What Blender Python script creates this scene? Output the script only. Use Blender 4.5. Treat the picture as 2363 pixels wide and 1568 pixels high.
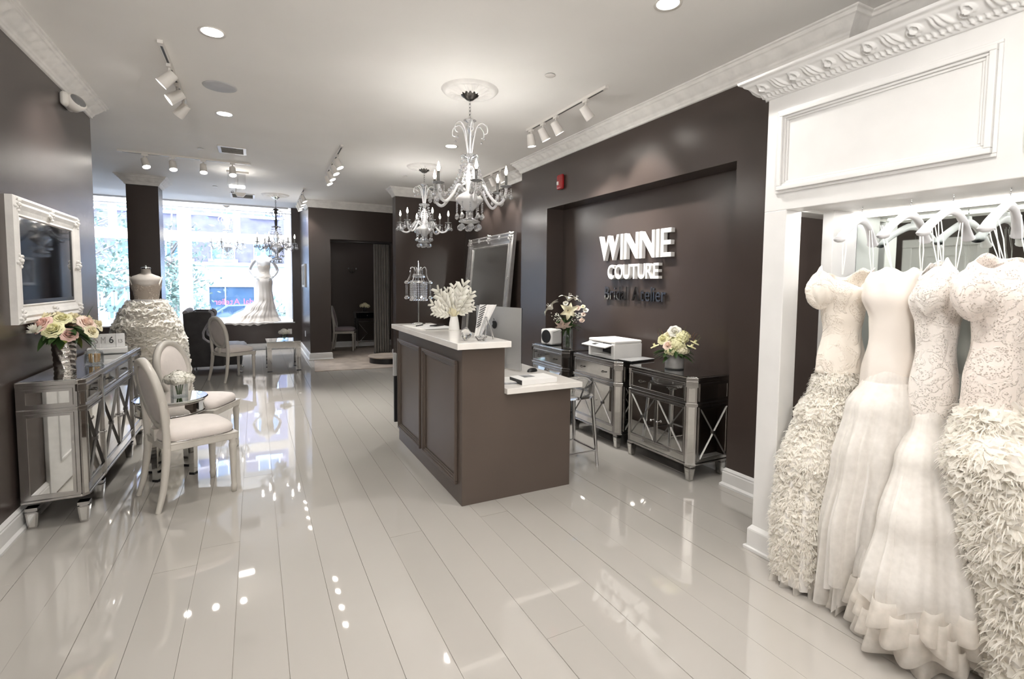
import bpy, bmesh, math, random
from mathutils import Vector, Matrix, Euler, noise

random.seed(7)
PI = math.pi
SC = bpy.context.scene
COL = SC.collection
for _o in list(bpy.data.objects):
    bpy.data.objects.remove(_o, do_unlink=True)

# ------------------------------------------------------------------ camera
R = ((0.8872365, -0.4612157, 0.0095649), (-0.0203172, -0.0597810, -0.9980047), (0.4608672, 0.8852719, -0.0624105))
cam = bpy.data.objects.new('camera', bpy.data.cameras.new('camera'))
COL.objects.link(cam)
cam.matrix_world = Matrix(((R[0][0], -R[1][0], -R[2][0], 0.0), (R[0][1], -R[1][1], -R[2][1], 0.0),
                           (R[0][2], -R[1][2], -R[2][2], 1.5), (0, 0, 0, 1)))
cam.data.sensor_fit = 'HORIZONTAL'
cam.data.sensor_width = 36.0
cam.data.lens = 1156.43 / 2363 * 36
cam.data.shift_x = (1181.5 - 1191.11) / 2363
cam.data.shift_y = (731.19 - 784.0) / 2363
cam.data.clip_start = 0.05
cam.data.clip_end = 200
SC.camera = cam

# ------------------------------------------------------------------ world, exposure
world = bpy.data.worlds.new('daylight')
SC.world = world
world.use_nodes = True
wn = world.node_tree.nodes
bg = wn['Background']
bg.inputs['Color'].default_value = (0.52, 0.70, 1.0, 1)
bg.inputs['Strength'].default_value = 15.0
SC.view_settings.view_transform = 'Standard'
SC.view_settings.look = 'None'
SC.view_settings.exposure = 0.30
SC.view_settings.gamma = 1.0
SC.view_settings.use_curve_mapping = False
SC.cycles.max_bounces = 10
SC.cycles.diffuse_bounces = 5
SC.cycles.glossy_bounces = 5
SC.cycles.transmission_bounces = 6
SC.cycles.transparent_max_bounces = 12
SC.cycles.caustics_reflective = False
SC.cycles.caustics_refractive = False
SC.cycles.sample_clamp_indirect = 6.0
SC.cycles.sample_clamp_direct = 0.0
SC.cycles.use_denoising = True

sun = bpy.data.objects.new('sun', bpy.data.lights.new('sun', 'SUN'))
COL.objects.link(sun)
sun.data.energy = 2.0
sun.data.angle = 0.02
sun.data.color = (1.0, 0.98, 0.96)
sun.rotation_euler = Euler((math.radians(52), 0, math.radians(-28)))   # from behind the shop onto the street front

# daylight is sampled through the shop window
portal = bpy.data.objects.new('window_portal', bpy.data.lights.new('window_portal', 'AREA'))
COL.objects.link(portal)
portal.data.shape = 'RECTANGLE'
portal.data.size = 4.2
portal.data.size_y = 2.6
portal.location = (-1.3, 13.95, 1.9)
portal.rotation_euler = Euler((PI / 2, 0, PI))
portal.rotation_euler = Euler((-PI / 2, 0, 0))
portal.data.cycles.is_portal = True

LAMP = 1.25     # overall level of the shop's lamps and the added unseen ones
BOUNCE_FILL = 125.0  # level of the added ceiling bounce behind the camera
WARM = (1.0, 0.97, 0.93)


def spot(loc, target, watts, angle=70, blend=0.6, size=0.03, color=WARM, name='spot_beam'):
    l = bpy.data.lights.new(name, 'SPOT')
    l.energy = watts * LAMP
    l.spot_size = math.radians(angle)
    l.spot_blend = blend
    l.shadow_soft_size = size
    l.color = color
    o = bpy.data.objects.new(name, l)
    COL.objects.link(o)
    d = Vector(target) - Vector(loc)
    o.rotation_euler = d.to_track_quat('-Z', 'Y').to_euler()
    o.location = loc
    return o


def point(loc, watts, size=0.012, color=WARM, name='bulb_glow'):
    l = bpy.data.lights.new(name, 'POINT')
    l.energy = watts * LAMP
    l.shadow_soft_size = size
    l.color = color
    o = bpy.data.objects.new(name, l)
    COL.objects.link(o)
    o.location = loc
    return o


def strip(loc, rot, sx, sy, watts, color=WARM, name='strip_glow'):
    l = bpy.data.lights.new(name, 'AREA')
    l.shape = 'RECTANGLE'
    l.size, l.size_y = sx, sy
    l.energy = watts * LAMP
    l.color = color
    o = bpy.data.objects.new(name, l)
    COL.objects.link(o)
    o.location = loc
    o.rotation_euler = Euler(rot)
    return o


# ------------------------------------------------------------------ materials
def lin(h):
    h = h.lstrip('#')
    out = []
    for i in (0, 2, 4):
        c = int(h[i:i + 2], 16) / 255
        out.append(c / 12.92 if c <= 0.04045 else ((c + 0.055) / 1.055) ** 2.4)
    return tuple(out)


def mat(name, col, rough=0.5, metal=0.0, spec=0.5, trans=0.0, ior=1.45, emis=None, estr=0.0, vary=0.06, scale=6.0,
        bump=0.0, bscale=40.0, coat=0.0, sheen=0.0, rvary=0.0, alpha=1.0, stretch=None, detail=3.0, col2=None, mixlo=0.35, mixhi=0.65, thin=0.0, blotch=None):
    m = bpy.data.materials.new(name)
    m.use_nodes = True
    nt = m.node_tree
    N, L = nt.nodes, nt.links
    p = N['Principled BSDF']
    c = lin(col) if isinstance(col, str) else col
    p.inputs['Roughness'].default_value = rough
    p.inputs['Metallic'].default_value = metal
    p.inputs['Specular IOR Level'].default_value = spec
    p.inputs['Transmission Weight'].default_value = trans
    p.inputs['IOR'].default_value = ior
    p.inputs['Coat Weight'].default_value = coat
    p.inputs['Coat Roughness'].default_value = 0.03
    p.inputs['Sheen Weight'].default_value = sheen
    p.inputs['Alpha'].default_value = alpha
    tc = N.new('ShaderNodeTexCoord')
    mp = N.new('ShaderNodeMapping')
    L.new(tc.outputs['Object'], mp.inputs['Vector'])
    if stretch:
        mp.inputs['Scale'].default_value = stretch
    nz = N.new('ShaderNodeTexNoise')
    nz.inputs['Scale'].default_value = scale
    nz.inputs['Detail'].default_value = detail
    L.new(mp.outputs['Vector'], nz.inputs['Vector'])
    rp = N.new('ShaderNodeValToRGB')
    rp.color_ramp.elements[0].position = mixlo
    rp.color_ramp.elements[1].position = mixhi
    if col2 is not None:
        c2 = lin(col2) if isinstance(col2, str) else col2
        rp.color_ramp.elements[0].color = (*c, 1)
        rp.color_ramp.elements[1].color = (*c2, 1)
    else:
        rp.color_ramp.elements[0].color = (*[max(0, x * (1 - vary)) for x in c], 1)
        rp.color_ramp.elements[1].color = (*[min(1, x * (1 + vary)) for x in c], 1)
    L.new(nz.outputs['Fac'], rp.inputs['Fac'])
    L.new(rp.outputs['Color'], p.inputs['Base Color'])
    if rvary:
        mr = N.new('ShaderNodeMapRange')
        mr.inputs['To Min'].default_value = max(0.0, rough - rvary)
        mr.inputs['To Max'].default_value = rough + rvary
        L.new(nz.outputs['Fac'], mr.inputs['Value'])
        L.new(mr.outputs['Result'], p.inputs['Roughness'])
    if bump:
        n2 = N.new('ShaderNodeTexNoise')
        n2.inputs['Scale'].default_value = bscale
        n2.inputs['Detail'].default_value = 2.0
        L.new(mp.outputs['Vector'], n2.inputs['Vector'])
        b = N.new('ShaderNodeBump')
        b.inputs['Strength'].default_value = bump
        b.inputs['Distance'].default_value = 0.01
        L.new(n2.outputs['Fac'], b.inputs['Height'])
        L.new(b.outputs['Normal'], p.inputs['Normal'])
    if emis is not None:
        e = lin(emis) if isinstance(emis, str) else emis
        p.inputs['Emission Color'].default_value = (*e, 1)
        p.inputs['Emission Strength'].default_value = estr
    return m


def veil(name, col, opacity=0.7, rough=0.8, scale=30.0, tl_mix=0.3):
    """sheer cloth: part of the light passes straight through the weave"""
    m = bpy.data.materials.new(name)
    m.use_nodes = True
    nt = m.node_tree
    N, L = nt.nodes, nt.links
    p = N['Principled BSDF']
    p.inputs['Base Color'].default_value = (*lin(col), 1)
    p.inputs['Roughness'].default_value = rough
    p.inputs['Sheen Weight'].default_value = 0.3
    tr = N.new('ShaderNodeBsdfTransparent')
    tl = N.new('ShaderNodeBsdfTranslucent')
    tl.inputs['Color'].default_value = (*lin(col), 1)
    m1 = N.new('ShaderNodeMixShader')
    m1.inputs[0].default_value = tl_mix
    L.new(p.outputs[0], m1.inputs[1])
    L.new(tl.outputs[0], m1.inputs[2])
    mx = N.new('ShaderNodeMixShader')
    tc = N.new('ShaderNodeTexCoord')
    nz = N.new('ShaderNodeTexNoise')
    nz.inputs['Scale'].default_value = scale
    L.new(tc.outputs['Object'], nz.inputs['Vector'])
    mr = N.new('ShaderNodeMapRange')
    mr.inputs['To Min'].default_value = opacity - 0.1
    mr.inputs['To Max'].default_value = opacity + 0.1
    L.new(nz.outputs['Fac'], mr.inputs['Value'])
    L.new(mr.outputs['Result'], mx.inputs[0])
    L.new(tr.outputs[0], mx.inputs[1])
    L.new(m1.outputs[0], mx.inputs[2])
    L.new(mx.outputs[0], N['Material Output'].inputs['Surface'])
    return m


def pane(name, tint=(0.97, 0.99, 1.0), refl=0.07):
    m = bpy.data.materials.new(name)
    m.use_nodes = True
    nt = m.node_tree
    N, L = nt.nodes, nt.links
    N.remove(N['Principled BSDF'])
    tr = N.new('ShaderNodeBsdfTransparent')
    tr.inputs['Color'].default_value = (*tint, 1)
    gl = N.new('ShaderNodeBsdfGlossy')
    gl.inputs['Roughness'].default_value = 0.01
    fr = N.new('ShaderNodeLayerWeight')
    fr.inputs['Blend'].default_value = 0.25
    mr = N.new('ShaderNodeMapRange')
    mr.inputs['To Min'].default_value = refl
    mr.inputs['To Max'].default_value = 0.6
    L.new(fr.outputs['Fresnel'], mr.inputs['Value'])
    mx = N.new('ShaderNodeMixShader')
    L.new(mr.outputs['Result'], mx.inputs[0])
    L.new(tr.outputs[0], mx.inputs[1])
    L.new(gl.outputs[0], mx.inputs[2])
    L.new(mx.outputs[0], N['Material Output'].inputs['Surface'])
    return m


def lace(name, base, bead, scale=70.0, thr=0.32, rough=0.55, motif=9.0):
    """satin with raised beaded lace motifs"""
    m = bpy.data.materials.new(name)
    m.use_nodes = True
    nt = m.node_tree
    N, L = nt.nodes, nt.links
    p = N['Principled BSDF']
    tc = N.new('ShaderNodeTexCoord')
    vo = N.new('ShaderNodeTexVoronoi')
    vo.inputs['Scale'].default_value = scale
    L.new(tc.outputs['Object'], vo.inputs['Vector'])
    nz = N.new('ShaderNodeTexNoise')
    nz.inputs['Scale'].default_value = motif
    nz.inputs['Detail'].default_value = 4
    nz.inputs['Distortion'].default_value = 1.5
    L.new(tc.outputs['Object'], nz.inputs['Vector'])
    r1 = N.new('ShaderNodeValToRGB')
    r1.color_ramp.elements[0].position = thr * 0.7
    r1.color_ramp.elements[0].color = (1, 1, 1, 1)
    r1.color_ramp.elements[1].position = thr
    r1.color_ramp.elements[1].color = (0, 0, 0, 1)
    L.new(vo.outputs['Distance'], r1.inputs['Fac'])
    r2 = N.new('ShaderNodeValToRGB')
    r2.color_ramp.elements[0].position = 0.46
    r2.color_ramp.elements[0].color = (0, 0, 0, 1)
    r2.color_ramp.elements[1].position = 0.54
    r2.color_ramp.elements[1].color = (1, 1, 1, 1)
    L.new(nz.outputs['Fac'], r2.inputs['Fac'])
    mu = N.new('ShaderNodeMath')
    mu.operation = 'MULTIPLY'
    L.new(r1.outputs['Color'], mu.inputs[0])
    L.new(r2.outputs['Color'], mu.inputs[1])
    mx = N.new('ShaderNodeMix')
    mx.data_type = 'RGBA'
    mx.inputs['A'].default_value = (*lin(base), 1)
    mx.inputs['B'].default_value = (*lin(bead), 1)
    L.new(mu.outputs[0], mx.inputs['Factor'])
    L.new(mx.outputs['Result'], p.inputs['Base Color'])
    p.inputs['Roughness'].default_value = rough
    p.inputs['Sheen Weight'].default_value = 0.2
    ad = N.new('ShaderNodeMath')
    ad.operation = 'ADD'
    L.new(mu.outputs[0], ad.inputs[0])
    L.new(r2.outputs['Color'], ad.inputs[1])
    b = N.new('ShaderNodeBump')
    b.inputs['Strength'].default_value = 0.6
    b.inputs['Distance'].default_value = 0.006
    L.new(ad.outputs[0], b.inputs['Height'])
    L.new(b.outputs['Normal'], p.inputs['Normal'])
    return m


M = {}
M['plank'] = mat('glossy_plank_paint', (0.43, 0.406, 0.376), rough=0.03, spec=1.0, ior=1.68, vary=0.02, scale=1.2, bump=0.010, bscale=4.0)
M['gap'] = mat('plank_gap', '#a39a8f', rough=0.4)
M['ceil'] = mat('ceiling_paint', (0.92, 0.90, 0.87), rough=0.75, vary=0.03, scale=0.8, bump=0.05, bscale=3)
M['wall'] = mat('dark_brown_wall_paint', (0.054, 0.041, 0.036), rough=0.27, vary=0.04, scale=0.9, bump=0.05, bscale=220)
M['desk'] = mat('brown_desk_paint', (0.088, 0.067, 0.055), rough=0.40, vary=0.05, scale=2)
M['white'] = mat('white_paint', (0.765, 0.76, 0.75), rough=0.42, vary=0.02)
M['plaster'] = mat('white_plaster', (0.82, 0.80, 0.77), rough=0.6, vary=0.05, scale=9, bump=0.12, bscale=45)
M['quartz'] = mat('white_quartz', (0.80, 0.77, 0.73), rough=0.12, vary=0.04, scale=5)
M['leafsilver'] = mat('silver_leaf_frame', (0.64, 0.63, 0.62), rough=0.27, metal=0.72, vary=0.12, scale=9)
M['gunmetal'] = mat('dark_silver_bars', (0.13, 0.125, 0.12), rough=0.34, metal=1.0, vary=0.1)
M['mirror'] = mat('mirror_glass', (0.84, 0.86, 0.85), rough=0.015, metal=1.0, vary=0.01)
M['antique'] = mat('bevelled_mirror_glass', (0.80, 0.80, 0.78), rough=0.03, metal=1.0, vary=0.05, scale=14)
M['silver'] = mat('aged_silver_leaf', (0.50, 0.485, 0.47), rough=0.20, metal=1.0, vary=0.07, scale=10)
M['chrome'] = mat('chrome', (0.72, 0.72, 0.73), rough=0.07, metal=1.0, vary=0.02)
M['iron'] = mat('dark_bronze', (0.05, 0.045, 0.04), rough=0.3, metal=0.8)
M['black'] = mat('black_plastic', (0.012, 0.012, 0.013), rough=0.35)
M['gloss'] = mat('black_glass_screen', (0.006, 0.007, 0.009), rough=0.04, spec=0.6)
M['glass'] = mat('crystal_glass', (0.97, 0.98, 1.0), rough=0.02, trans=0.8, ior=1.5, vary=0.0)
M['frost'] = mat('milky_crystal_arm', (0.90, 0.90, 0.91), rough=0.12, trans=0.2, ior=1.45, vary=0.02)
M['acrylic'] = mat('clear_acrylic', (0.97, 0.97, 0.97), rough=0.03, trans=0.95, ior=1.3, vary=0.01)
M['pane'] = pane('window_pane')
M['bulb'] = mat('lit_bulb', (1, 0.95, 0.86), emis=(1.0, 0.9, 0.75), estr=14, vary=0)
M['lamp'] = mat('lit_lens', (1, 0.95, 0.86), emis=(1.0, 0.95, 0.88), estr=30, vary=0)
M['led'] = mat('lit_led', (1, 0.97, 0.92), emis=(1.0, 0.95, 0.88), estr=5, vary=0)
M['lampwhite'] = mat('white_enamel', (0.78, 0.75, 0.71), rough=0.35, vary=0.02)
M['candle'] = mat('candle_sleeve', (0.035, 0.033, 0.03), rough=0.4)
M['candlewhite'] = mat('candle_sleeve_white', (0.8, 0.78, 0.74), rough=0.4)
M['chairwood'] = mat('pale_grey_lacquered_wood', (0.56, 0.53, 0.48), rough=0.3, vary=0.07, scale=9, stretch=(1, 1, 0.3))
M['chairfab'] = mat('pale_linen', (0.72, 0.66, 0.62), rough=0.85, vary=0.03, scale=12, bump=0.1, bscale=260, sheen=0.2)
M['chairfab_back'] = mat('greige_linen_back', (0.52, 0.47, 0.44), rough=0.85, vary=0.03, scale=12, bump=0.1, bscale=260, sheen=0.2)
M['mauvefab'] = mat('mauve_linen', (0.30, 0.25, 0.26), rough=0.9, vary=0.04)
M['velvet'] = mat('charcoal_velvet', (0.035, 0.032, 0.033), rough=0.75, vary=0.25, scale=7, sheen=0.35)
M['velvetlight'] = mat('grey_crushed_velvet', (0.27, 0.26, 0.28), rough=0.6, vary=0.3, scale=9, sheen=0.5)
M['rug'] = mat('taupe_rug', (0.42, 0.36, 0.31), rough=0.95, vary=0.14, scale=5, bump=0.3, bscale=180)
M['curtain'] = mat('dark_taupe_curtain', (0.16, 0.145, 0.13), rough=0.5, vary=0.1, sheen=0.4)
M['leaf'] = mat('dark_green_leaf', (0.035, 0.075, 0.02), rough=0.4, vary=0.35, scale=12)
M['leaflight'] = mat('light_green_leaf', (0.22, 0.26, 0.05), rough=0.45, vary=0.3, scale=12)
M['leafrust'] = mat('rusty_leaf', (0.30, 0.12, 0.04), rough=0.5, vary=0.3, scale=12)
M['cream'] = mat('cream_petal', (0.84, 0.78, 0.56), rough=0.6, vary=0.06, scale=15)
M['yellow'] = mat('pale_yellow_petal', (0.84, 0.81, 0.50), rough=0.6, vary=0.08, scale=15)
M['pink'] = mat('blush_petal', (0.82, 0.56, 0.49), rough=0.6, vary=0.12, scale=15)
M['blush'] = mat('pale_blush_petal', (0.86, 0.68, 0.58), rough=0.6, vary=0.1, scale=15)
M['whitepetal'] = mat('white_petal', (0.85, 0.83, 0.75), rough=0.6, vary=0.05, scale=15)
M['stem'] = mat('flower_stem', (0.06, 0.12, 0.03), rough=0.5)
M['satin'] = mat('ivory_satin', (0.83, 0.77, 0.71), rough=0.42, vary=0.03, sheen=0.3)
M['tulle'] = veil('ivory_tulle', '#faf7f3', 0.82)
M['organza'] = veil('sheer_organza', '#faf7f3', 0.66)
M['hemtulle'] = veil('horsehair_hem', '#f6f1ea', 0.5)
M['lining'] = mat('ivory_lining', (0.84, 0.82, 0.795), rough=0.7, vary=0.03)
M['feather'] = veil('ivory_feather', '#fdfaf4', 0.92, tl_mix=0.5)
M['lace1'] = lace('beaded_lace_ivory', '#f1e9de', '#cdbfae', 150, 0.36)
M['lace2'] = lace('silver_beaded_lace', '#f0eae4', '#c2bab2', 130, 0.38, motif=16)
M['lace3'] = lace('blush_beaded_lace', '#eee4dc', '#bdb0a5', 120, 0.40, motif=18)
M['grip'] = mat('white_hanger_plastic', (0.82, 0.82, 0.84), rough=0.25, vary=0.01)
M['ribbon'] = mat('white_satin_ribbon', (0.82, 0.80, 0.76), rough=0.4, vary=0.02)
M['formskin'] = mat('linen_dress_form', (0.44, 0.40, 0.36), rough=0.7, vary=0.05, scale=20)
M['mannequin'] = mat('white_mannequin', (0.80, 0.80, 0.80), rough=0.35, vary=0.01)
M['red'] = mat('red_alarm_plastic', (0.30, 0.012, 0.015), rough=0.3)
M['alu'] = mat('brushed_aluminium', (0.58, 0.58, 0.58), rough=0.35, metal=0.55, vary=0.02)
M['paper'] = mat('white_paper', (0.82, 0.81, 0.79), rough=0.7, vary=0.02)
M['greypaint'] = mat('grey_glazed_vase', (0.36, 0.35, 0.34), rough=0.15, vary=0.03)
M['wax'] = mat('tan_wooden_sticks', (0.62, 0.40, 0.20), rough=0.6, vary=0.15, scale=30)
M['sepia'] = mat('grey_print', (0.25, 0.25, 0.26), rough=0.6, vary=0.7, scale=9)
M['brick'] = mat('distant_brick', (0.125, 0.10, 0.12), rough=0.9, vary=0.15, scale=3)
M['stone'] = mat('pale_render', (0.42, 0.42, 0.43), rough=0.9, vary=0.05, scale=1)
M['winglass'] = mat('dark_window_glass', (0.05, 0.08, 0.12), rough=0.06, spec=0.8, vary=0.2, scale=0.7)
M['asphalt'] = mat('pale_concrete', (0.30, 0.30, 0.31), rough=0.9, vary=0.1, scale=1)
M['bark'] = mat('tree_bark', (0.18, 0.14, 0.11), rough=0.9, vary=0.3)
M['foliage'] = mat('street_tree_leaf', (0.13, 0.16, 0.11), rough=0.6, vary=0.4, scale=3)
M['smoked'] = mat('smoked_mirror_acrylic', (0.30, 0.30, 0.31), rough=0.05, metal=0.95, vary=0.02)
M['pinkletter'] = veil('pink_window_vinyl', '#f3a9b6', 0.9, tl_mix=0.9)
M['whiteletter'] = veil('white_window_vinyl', '#fafafa', 0.92, tl_mix=0.9)
M['carpaint'] = mat('dark_car_paint', (0.06, 0.08, 0.12), rough=0.2, coat=0.6)
# ------------------------------------------------------------------ mesh helpers
class MB:
    def __init__(s, T=None):
        s.v, s.f, s.sm = [], [], []
        s.T = T or Matrix()

    def at(s, loc=(0, 0, 0), rot=(0, 0, 0), scale=(1, 1, 1)):
        s.T = Matrix.Translation(loc) @ Euler(rot).to_matrix().to_4x4() @ Matrix.Diagonal((*scale, 1))
        return s

    def _add(s, vs, fs, smooth):
        b = len(s.v)
        T = s.T
        s.v.extend([tuple(T @ Vector(v)) for v in vs])
        s.f.extend([tuple(b + i for i in f) for f in fs])
        s.sm.extend([smooth] * len(fs))

    def box(s, x0, x1, y0, y1, z0, z1):
        vs = [(x0, y0, z0), (x1, y0, z0), (x1, y1, z0), (x0, y1, z0), (x0, y0, z1), (x1, y0, z1), (x1, y1, z1), (x0, y1, z1)]
        s._add(vs, [(0, 3, 2, 1), (4, 5, 6, 7), (0, 1, 5, 4), (1, 2, 6, 5), (2, 3, 7, 6), (3, 0, 4, 7)], False)
        return s

    def frustum(s, x0, x1, y0, y1, z0, X0, X1, Y0, Y1, z1):
        vs = [(x0, y0, z0), (x1, y0, z0), (x1, y1, z0), (x0, y1, z0), (X0, Y0, z1), (X1, Y0, z1), (X1, Y1, z1), (X0, Y1, z1)]
        s._add(vs, [(0, 3, 2, 1), (4, 5, 6, 7), (0, 1, 5, 4), (1, 2, 6, 5), (2, 3, 7, 6), (3, 0, 4, 7)], False)
        return s

    def prism(s, poly, z0, z1, smooth=False):
        n = len(poly)
        a = sum(poly[i][0] * poly[(i + 1) % n][1] - poly[(i + 1) % n][0] * poly[i][1] for i in range(n))
        if a < 0:
            poly = poly[::-1]
        vs = [(x, y, z0) for x, y in poly] + [(x, y, z1) for x, y in poly]
        s._add(vs, [tuple(range(n))[::-1], tuple(range(n, 2 * n))], False)
        b = len(s.v) - 2 * n
        for i in range(n):
            j = (i + 1) % n
            s.f.append((b + i, b + j, b + n + j, b + n + i))
            s.sm.append(smooth)
        return s

    def tube(s, pts, r, n=8, caps=True, closed=False):
        pts = [Vector(p) for p in pts]
        m = len(pts)
        rr = r if isinstance(r, (list, tuple)) else [r] * m
        vs, fs = [], []
        up = None
        for i, p in enumerate(pts):
            if closed:
                t = pts[(i + 1) % m] - pts[i - 1]
            else:
                t = pts[min(i + 1, m - 1)] - pts[max(i - 1, 0)]
            if t.length < 1e-9:
                t = Vector((0, 0, 1))
            t.normalize()
            if up is None:
                up = Vector((0, 0, 1)) if abs(t.z) < 0.9 else Vector((1, 0, 0))
            a = (up - t * up.dot(t))
            if a.length < 1e-6:
                a = t.orthogonal()
            a.normalize()
            up = a
            b = t.cross(a)
            for k in range(n):
                th = 2 * PI * k / n
                vs.append(p + (a * math.cos(th) + b * math.sin(th)) * rr[i])
        for i in range(m if closed else m - 1):
            j = (i + 1) % m
            for k in range(n):
                l = (k + 1) % n
                fs.append((i * n + k, i * n + l, j * n + l, j * n + k))
        s._add(vs, fs, True)
        if caps and not closed:
            s._add([vs[k] for k in range(n)], [tuple(range(n))[::-1]], False)
            s._add([vs[(m - 1) * n + k] for k in range(n)], [tuple(range(n))], False)
        return s

    def cyl(s, p0, p1, r0, r1=None, n=12):
        return s.tube([p0, p1], [r0, r0 if r1 is None else r1], n)

    def lathe(s, prof, n=20, c=(0, 0, 0), ax=1.0, ay=1.0, a0=0.0, a1=2 * PI):
        full = abs(a1 - a0 - 2 * PI) < 1e-6
        m = n if full else n + 1
        vs, fs = [], []
        for r, z in prof:
            for k in range(m):
                t = a0 + (a1 - a0) * k / n
                vs.append((c[0] + r * ax * math.cos(t), c[1] + r * ay * math.sin(t), c[2] + z))
        for i in range(len(prof) - 1):
            for k in range(n):
                l = (k + 1) % m
                fs.append((i * m + k, i * m + l, (i + 1) * m + l, (i + 1) * m + k))
        s._add(vs, fs, True)
        return s

    def ball(s, c, r, n=10, m=7, sz=1.0):
        prof = [(max(1e-5, r * math.sin(PI * i / m)), -r * sz * math.cos(PI * i / m)) for i in range(m + 1)]
        return s.lathe(prof, n, c)

    def gem(s, c, r, h=None):
        """faceted drop"""
        h = h or r * 1.3
        prof = [(1e-5, h), (r * 0.35, h * 0.75), (r * 0.95, h * 0.05), (r * 0.8, -h * 0.45), (1e-5, -h * 0.8)]
        b = len(s.f)
        s.lathe(prof, 6, c)
        for i in range(b, len(s.f)):
            s.sm[i] = False
        return s

    def grid(s, fn, nu, nv, closeu=False, smooth=True):
        vs = [fn(i / nu, j / nv) for j in range(nv + 1) for i in range(nu if closeu else nu + 1)]
        w = nu if closeu else nu + 1
        fs = []
        for j in range(nv):
            for i in range(nu):
                k = (i + 1) % w
                fs.append((j * w + i, j * w + k, (j + 1) * w + k, (j + 1) * w + i))
        s._add(vs, fs, smooth)
        return s

    def quadstrip(s, a, b, smooth=True):
        n = len(a)
        s._add(list(a) + list(b), [(i, i + 1, n + i + 1, n + i) for i in range(n - 1)], smooth)
        return s

    def mesh(s, name):
        me = bpy.data.meshes.new(name)
        me.from_pydata(s.v, [], s.f)
        me.polygons.foreach_set('use_smooth', s.sm)
        me.update()
        return me

    def build(s, name, m, parent=None, bevel=0.0, seg=2, solid=0.0, kind=None, label=None, sharp=None, loc=None, rot=None, subsurf=0):
        me = s.mesh(name)
        if sharp:
            me.set_sharp_from_angle(angle=math.radians(sharp))
        o = bpy.data.objects.new(name, me)
        COL.objects.link(o)
        me.materials.append(M[m] if isinstance(m, str) else m)
        if parent:
            o.parent = parent
        if loc:
            o.location = loc
        if rot:
            o.rotation_euler = Euler(rot)
        if solid:
            md = o.modifiers.new('thickness', 'SOLIDIFY')
            md.thickness = solid
            md.offset = 0
        if bevel:
            md = o.modifiers.new('soft_edges', 'BEVEL')
            md.width = bevel
            md.segments = seg
            md.limit_method = 'ANGLE'
            md.angle_limit = math.radians(40)
            md.harden_normals = False
        if subsurf:
            md = o.modifiers.new('smooth', 'SUBSURF')
            md.levels = md.render_levels = subsurf
        if kind:
            o['kind'] = kind
        if label:
            o['label'] = label
        return o


def tag(o, label, cat, group=None):
    o['label'] = label
    o['category'] = cat
    if group:
        o['group'] = group
    return o


def thing(name, label, cat, loc=(0, 0, 0), rz=0.0, group=None):
    o = bpy.data.objects.new(name, None)
    COL.objects.link(o)
    o.empty_display_size = 0.1
    o.location = loc
    o.rotation_euler = (0, 0, rz)
    return tag(o, label, cat, group)


def struct(name, mb, m, **k):
    return mb.build(name, m, kind='structure', **k)


def dup(root, loc=None, rz=None, label=None, group=None, scale=None):
    def cp(o, par):
        c = o.copy()
        COL.objects.link(c)
        if par:
            c.parent = par
        for ch in o.children:
            cp(ch, c)
        return c
    r = cp(root, None)
    if loc is not None:
        r.location = loc
    if rz is not None:
        r.rotation_euler = (0, 0, rz)
    if scale is not None:
        r.scale = scale
    if label:
        r['label'] = label
    if group:
        r['group'] = group
    return r


def spline(pts, n):
    """Catmull-Rom through the points, n samples per span"""
    P = [Vector(p) for p in pts]
    P = [P[0] * 2 - P[1]] + P + [P[-1] * 2 - P[-2]]
    out = []
    for i in range(1, len(P) - 2):
        p0, p1, p2, p3 = P[i - 1:i + 3]
        for k in range(n):
            t = k / n
            out.append(0.5 * ((2 * p1) + (p2 - p0) * t + (2 * p0 - 5 * p1 + 4 * p2 - p3) * t * t + (3 * p1 - p0 - 3 * p2 + p3) * t ** 3))
    out.append(P[-2])
    return out


def interp(tab, z):
    """smooth table lookup: rows sorted by first column"""
    if z <= tab[0][0]:
        return tab[0][1:]
    for a, b in zip(tab, tab[1:]):
        if z <= b[0]:
            t = (z - a[0]) / (b[0] - a[0])
            t = t * t * (3 - 2 * t)
            return [p + (q - p) * t for p, q in zip(a[1:], b[1:])]
    return tab[-1][1:]


_txt = {}


def glyph(ch, bold=0.0, ext=0.1):
    key = (ch, bold, ext)
    if key not in _txt:
        cu = bpy.data.curves.new('glyph', 'FONT')
        cu.body = ch
        cu.size = 1.0
        cu.offset = bold
        cu.extrude = ext
        cu.resolution_u = 4
        ob = bpy.data.objects.new('glyph', cu)
        COL.objects.link(ob)
        dg = bpy.context.evaluated_depsgraph_get()
        me = bpy.data.meshes.new_from_object(ob.evaluated_get(dg))
        vs = [tuple(v.co) for v in me.vertices]
        fs = [tuple(p.vertices) for p in me.polygons]
        bpy.data.objects.remove(ob)
        bpy.data.curves.remove(cu)
        bpy.data.meshes.remove(me)
        _txt[key] = (vs, fs)
    return _txt[key]


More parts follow.
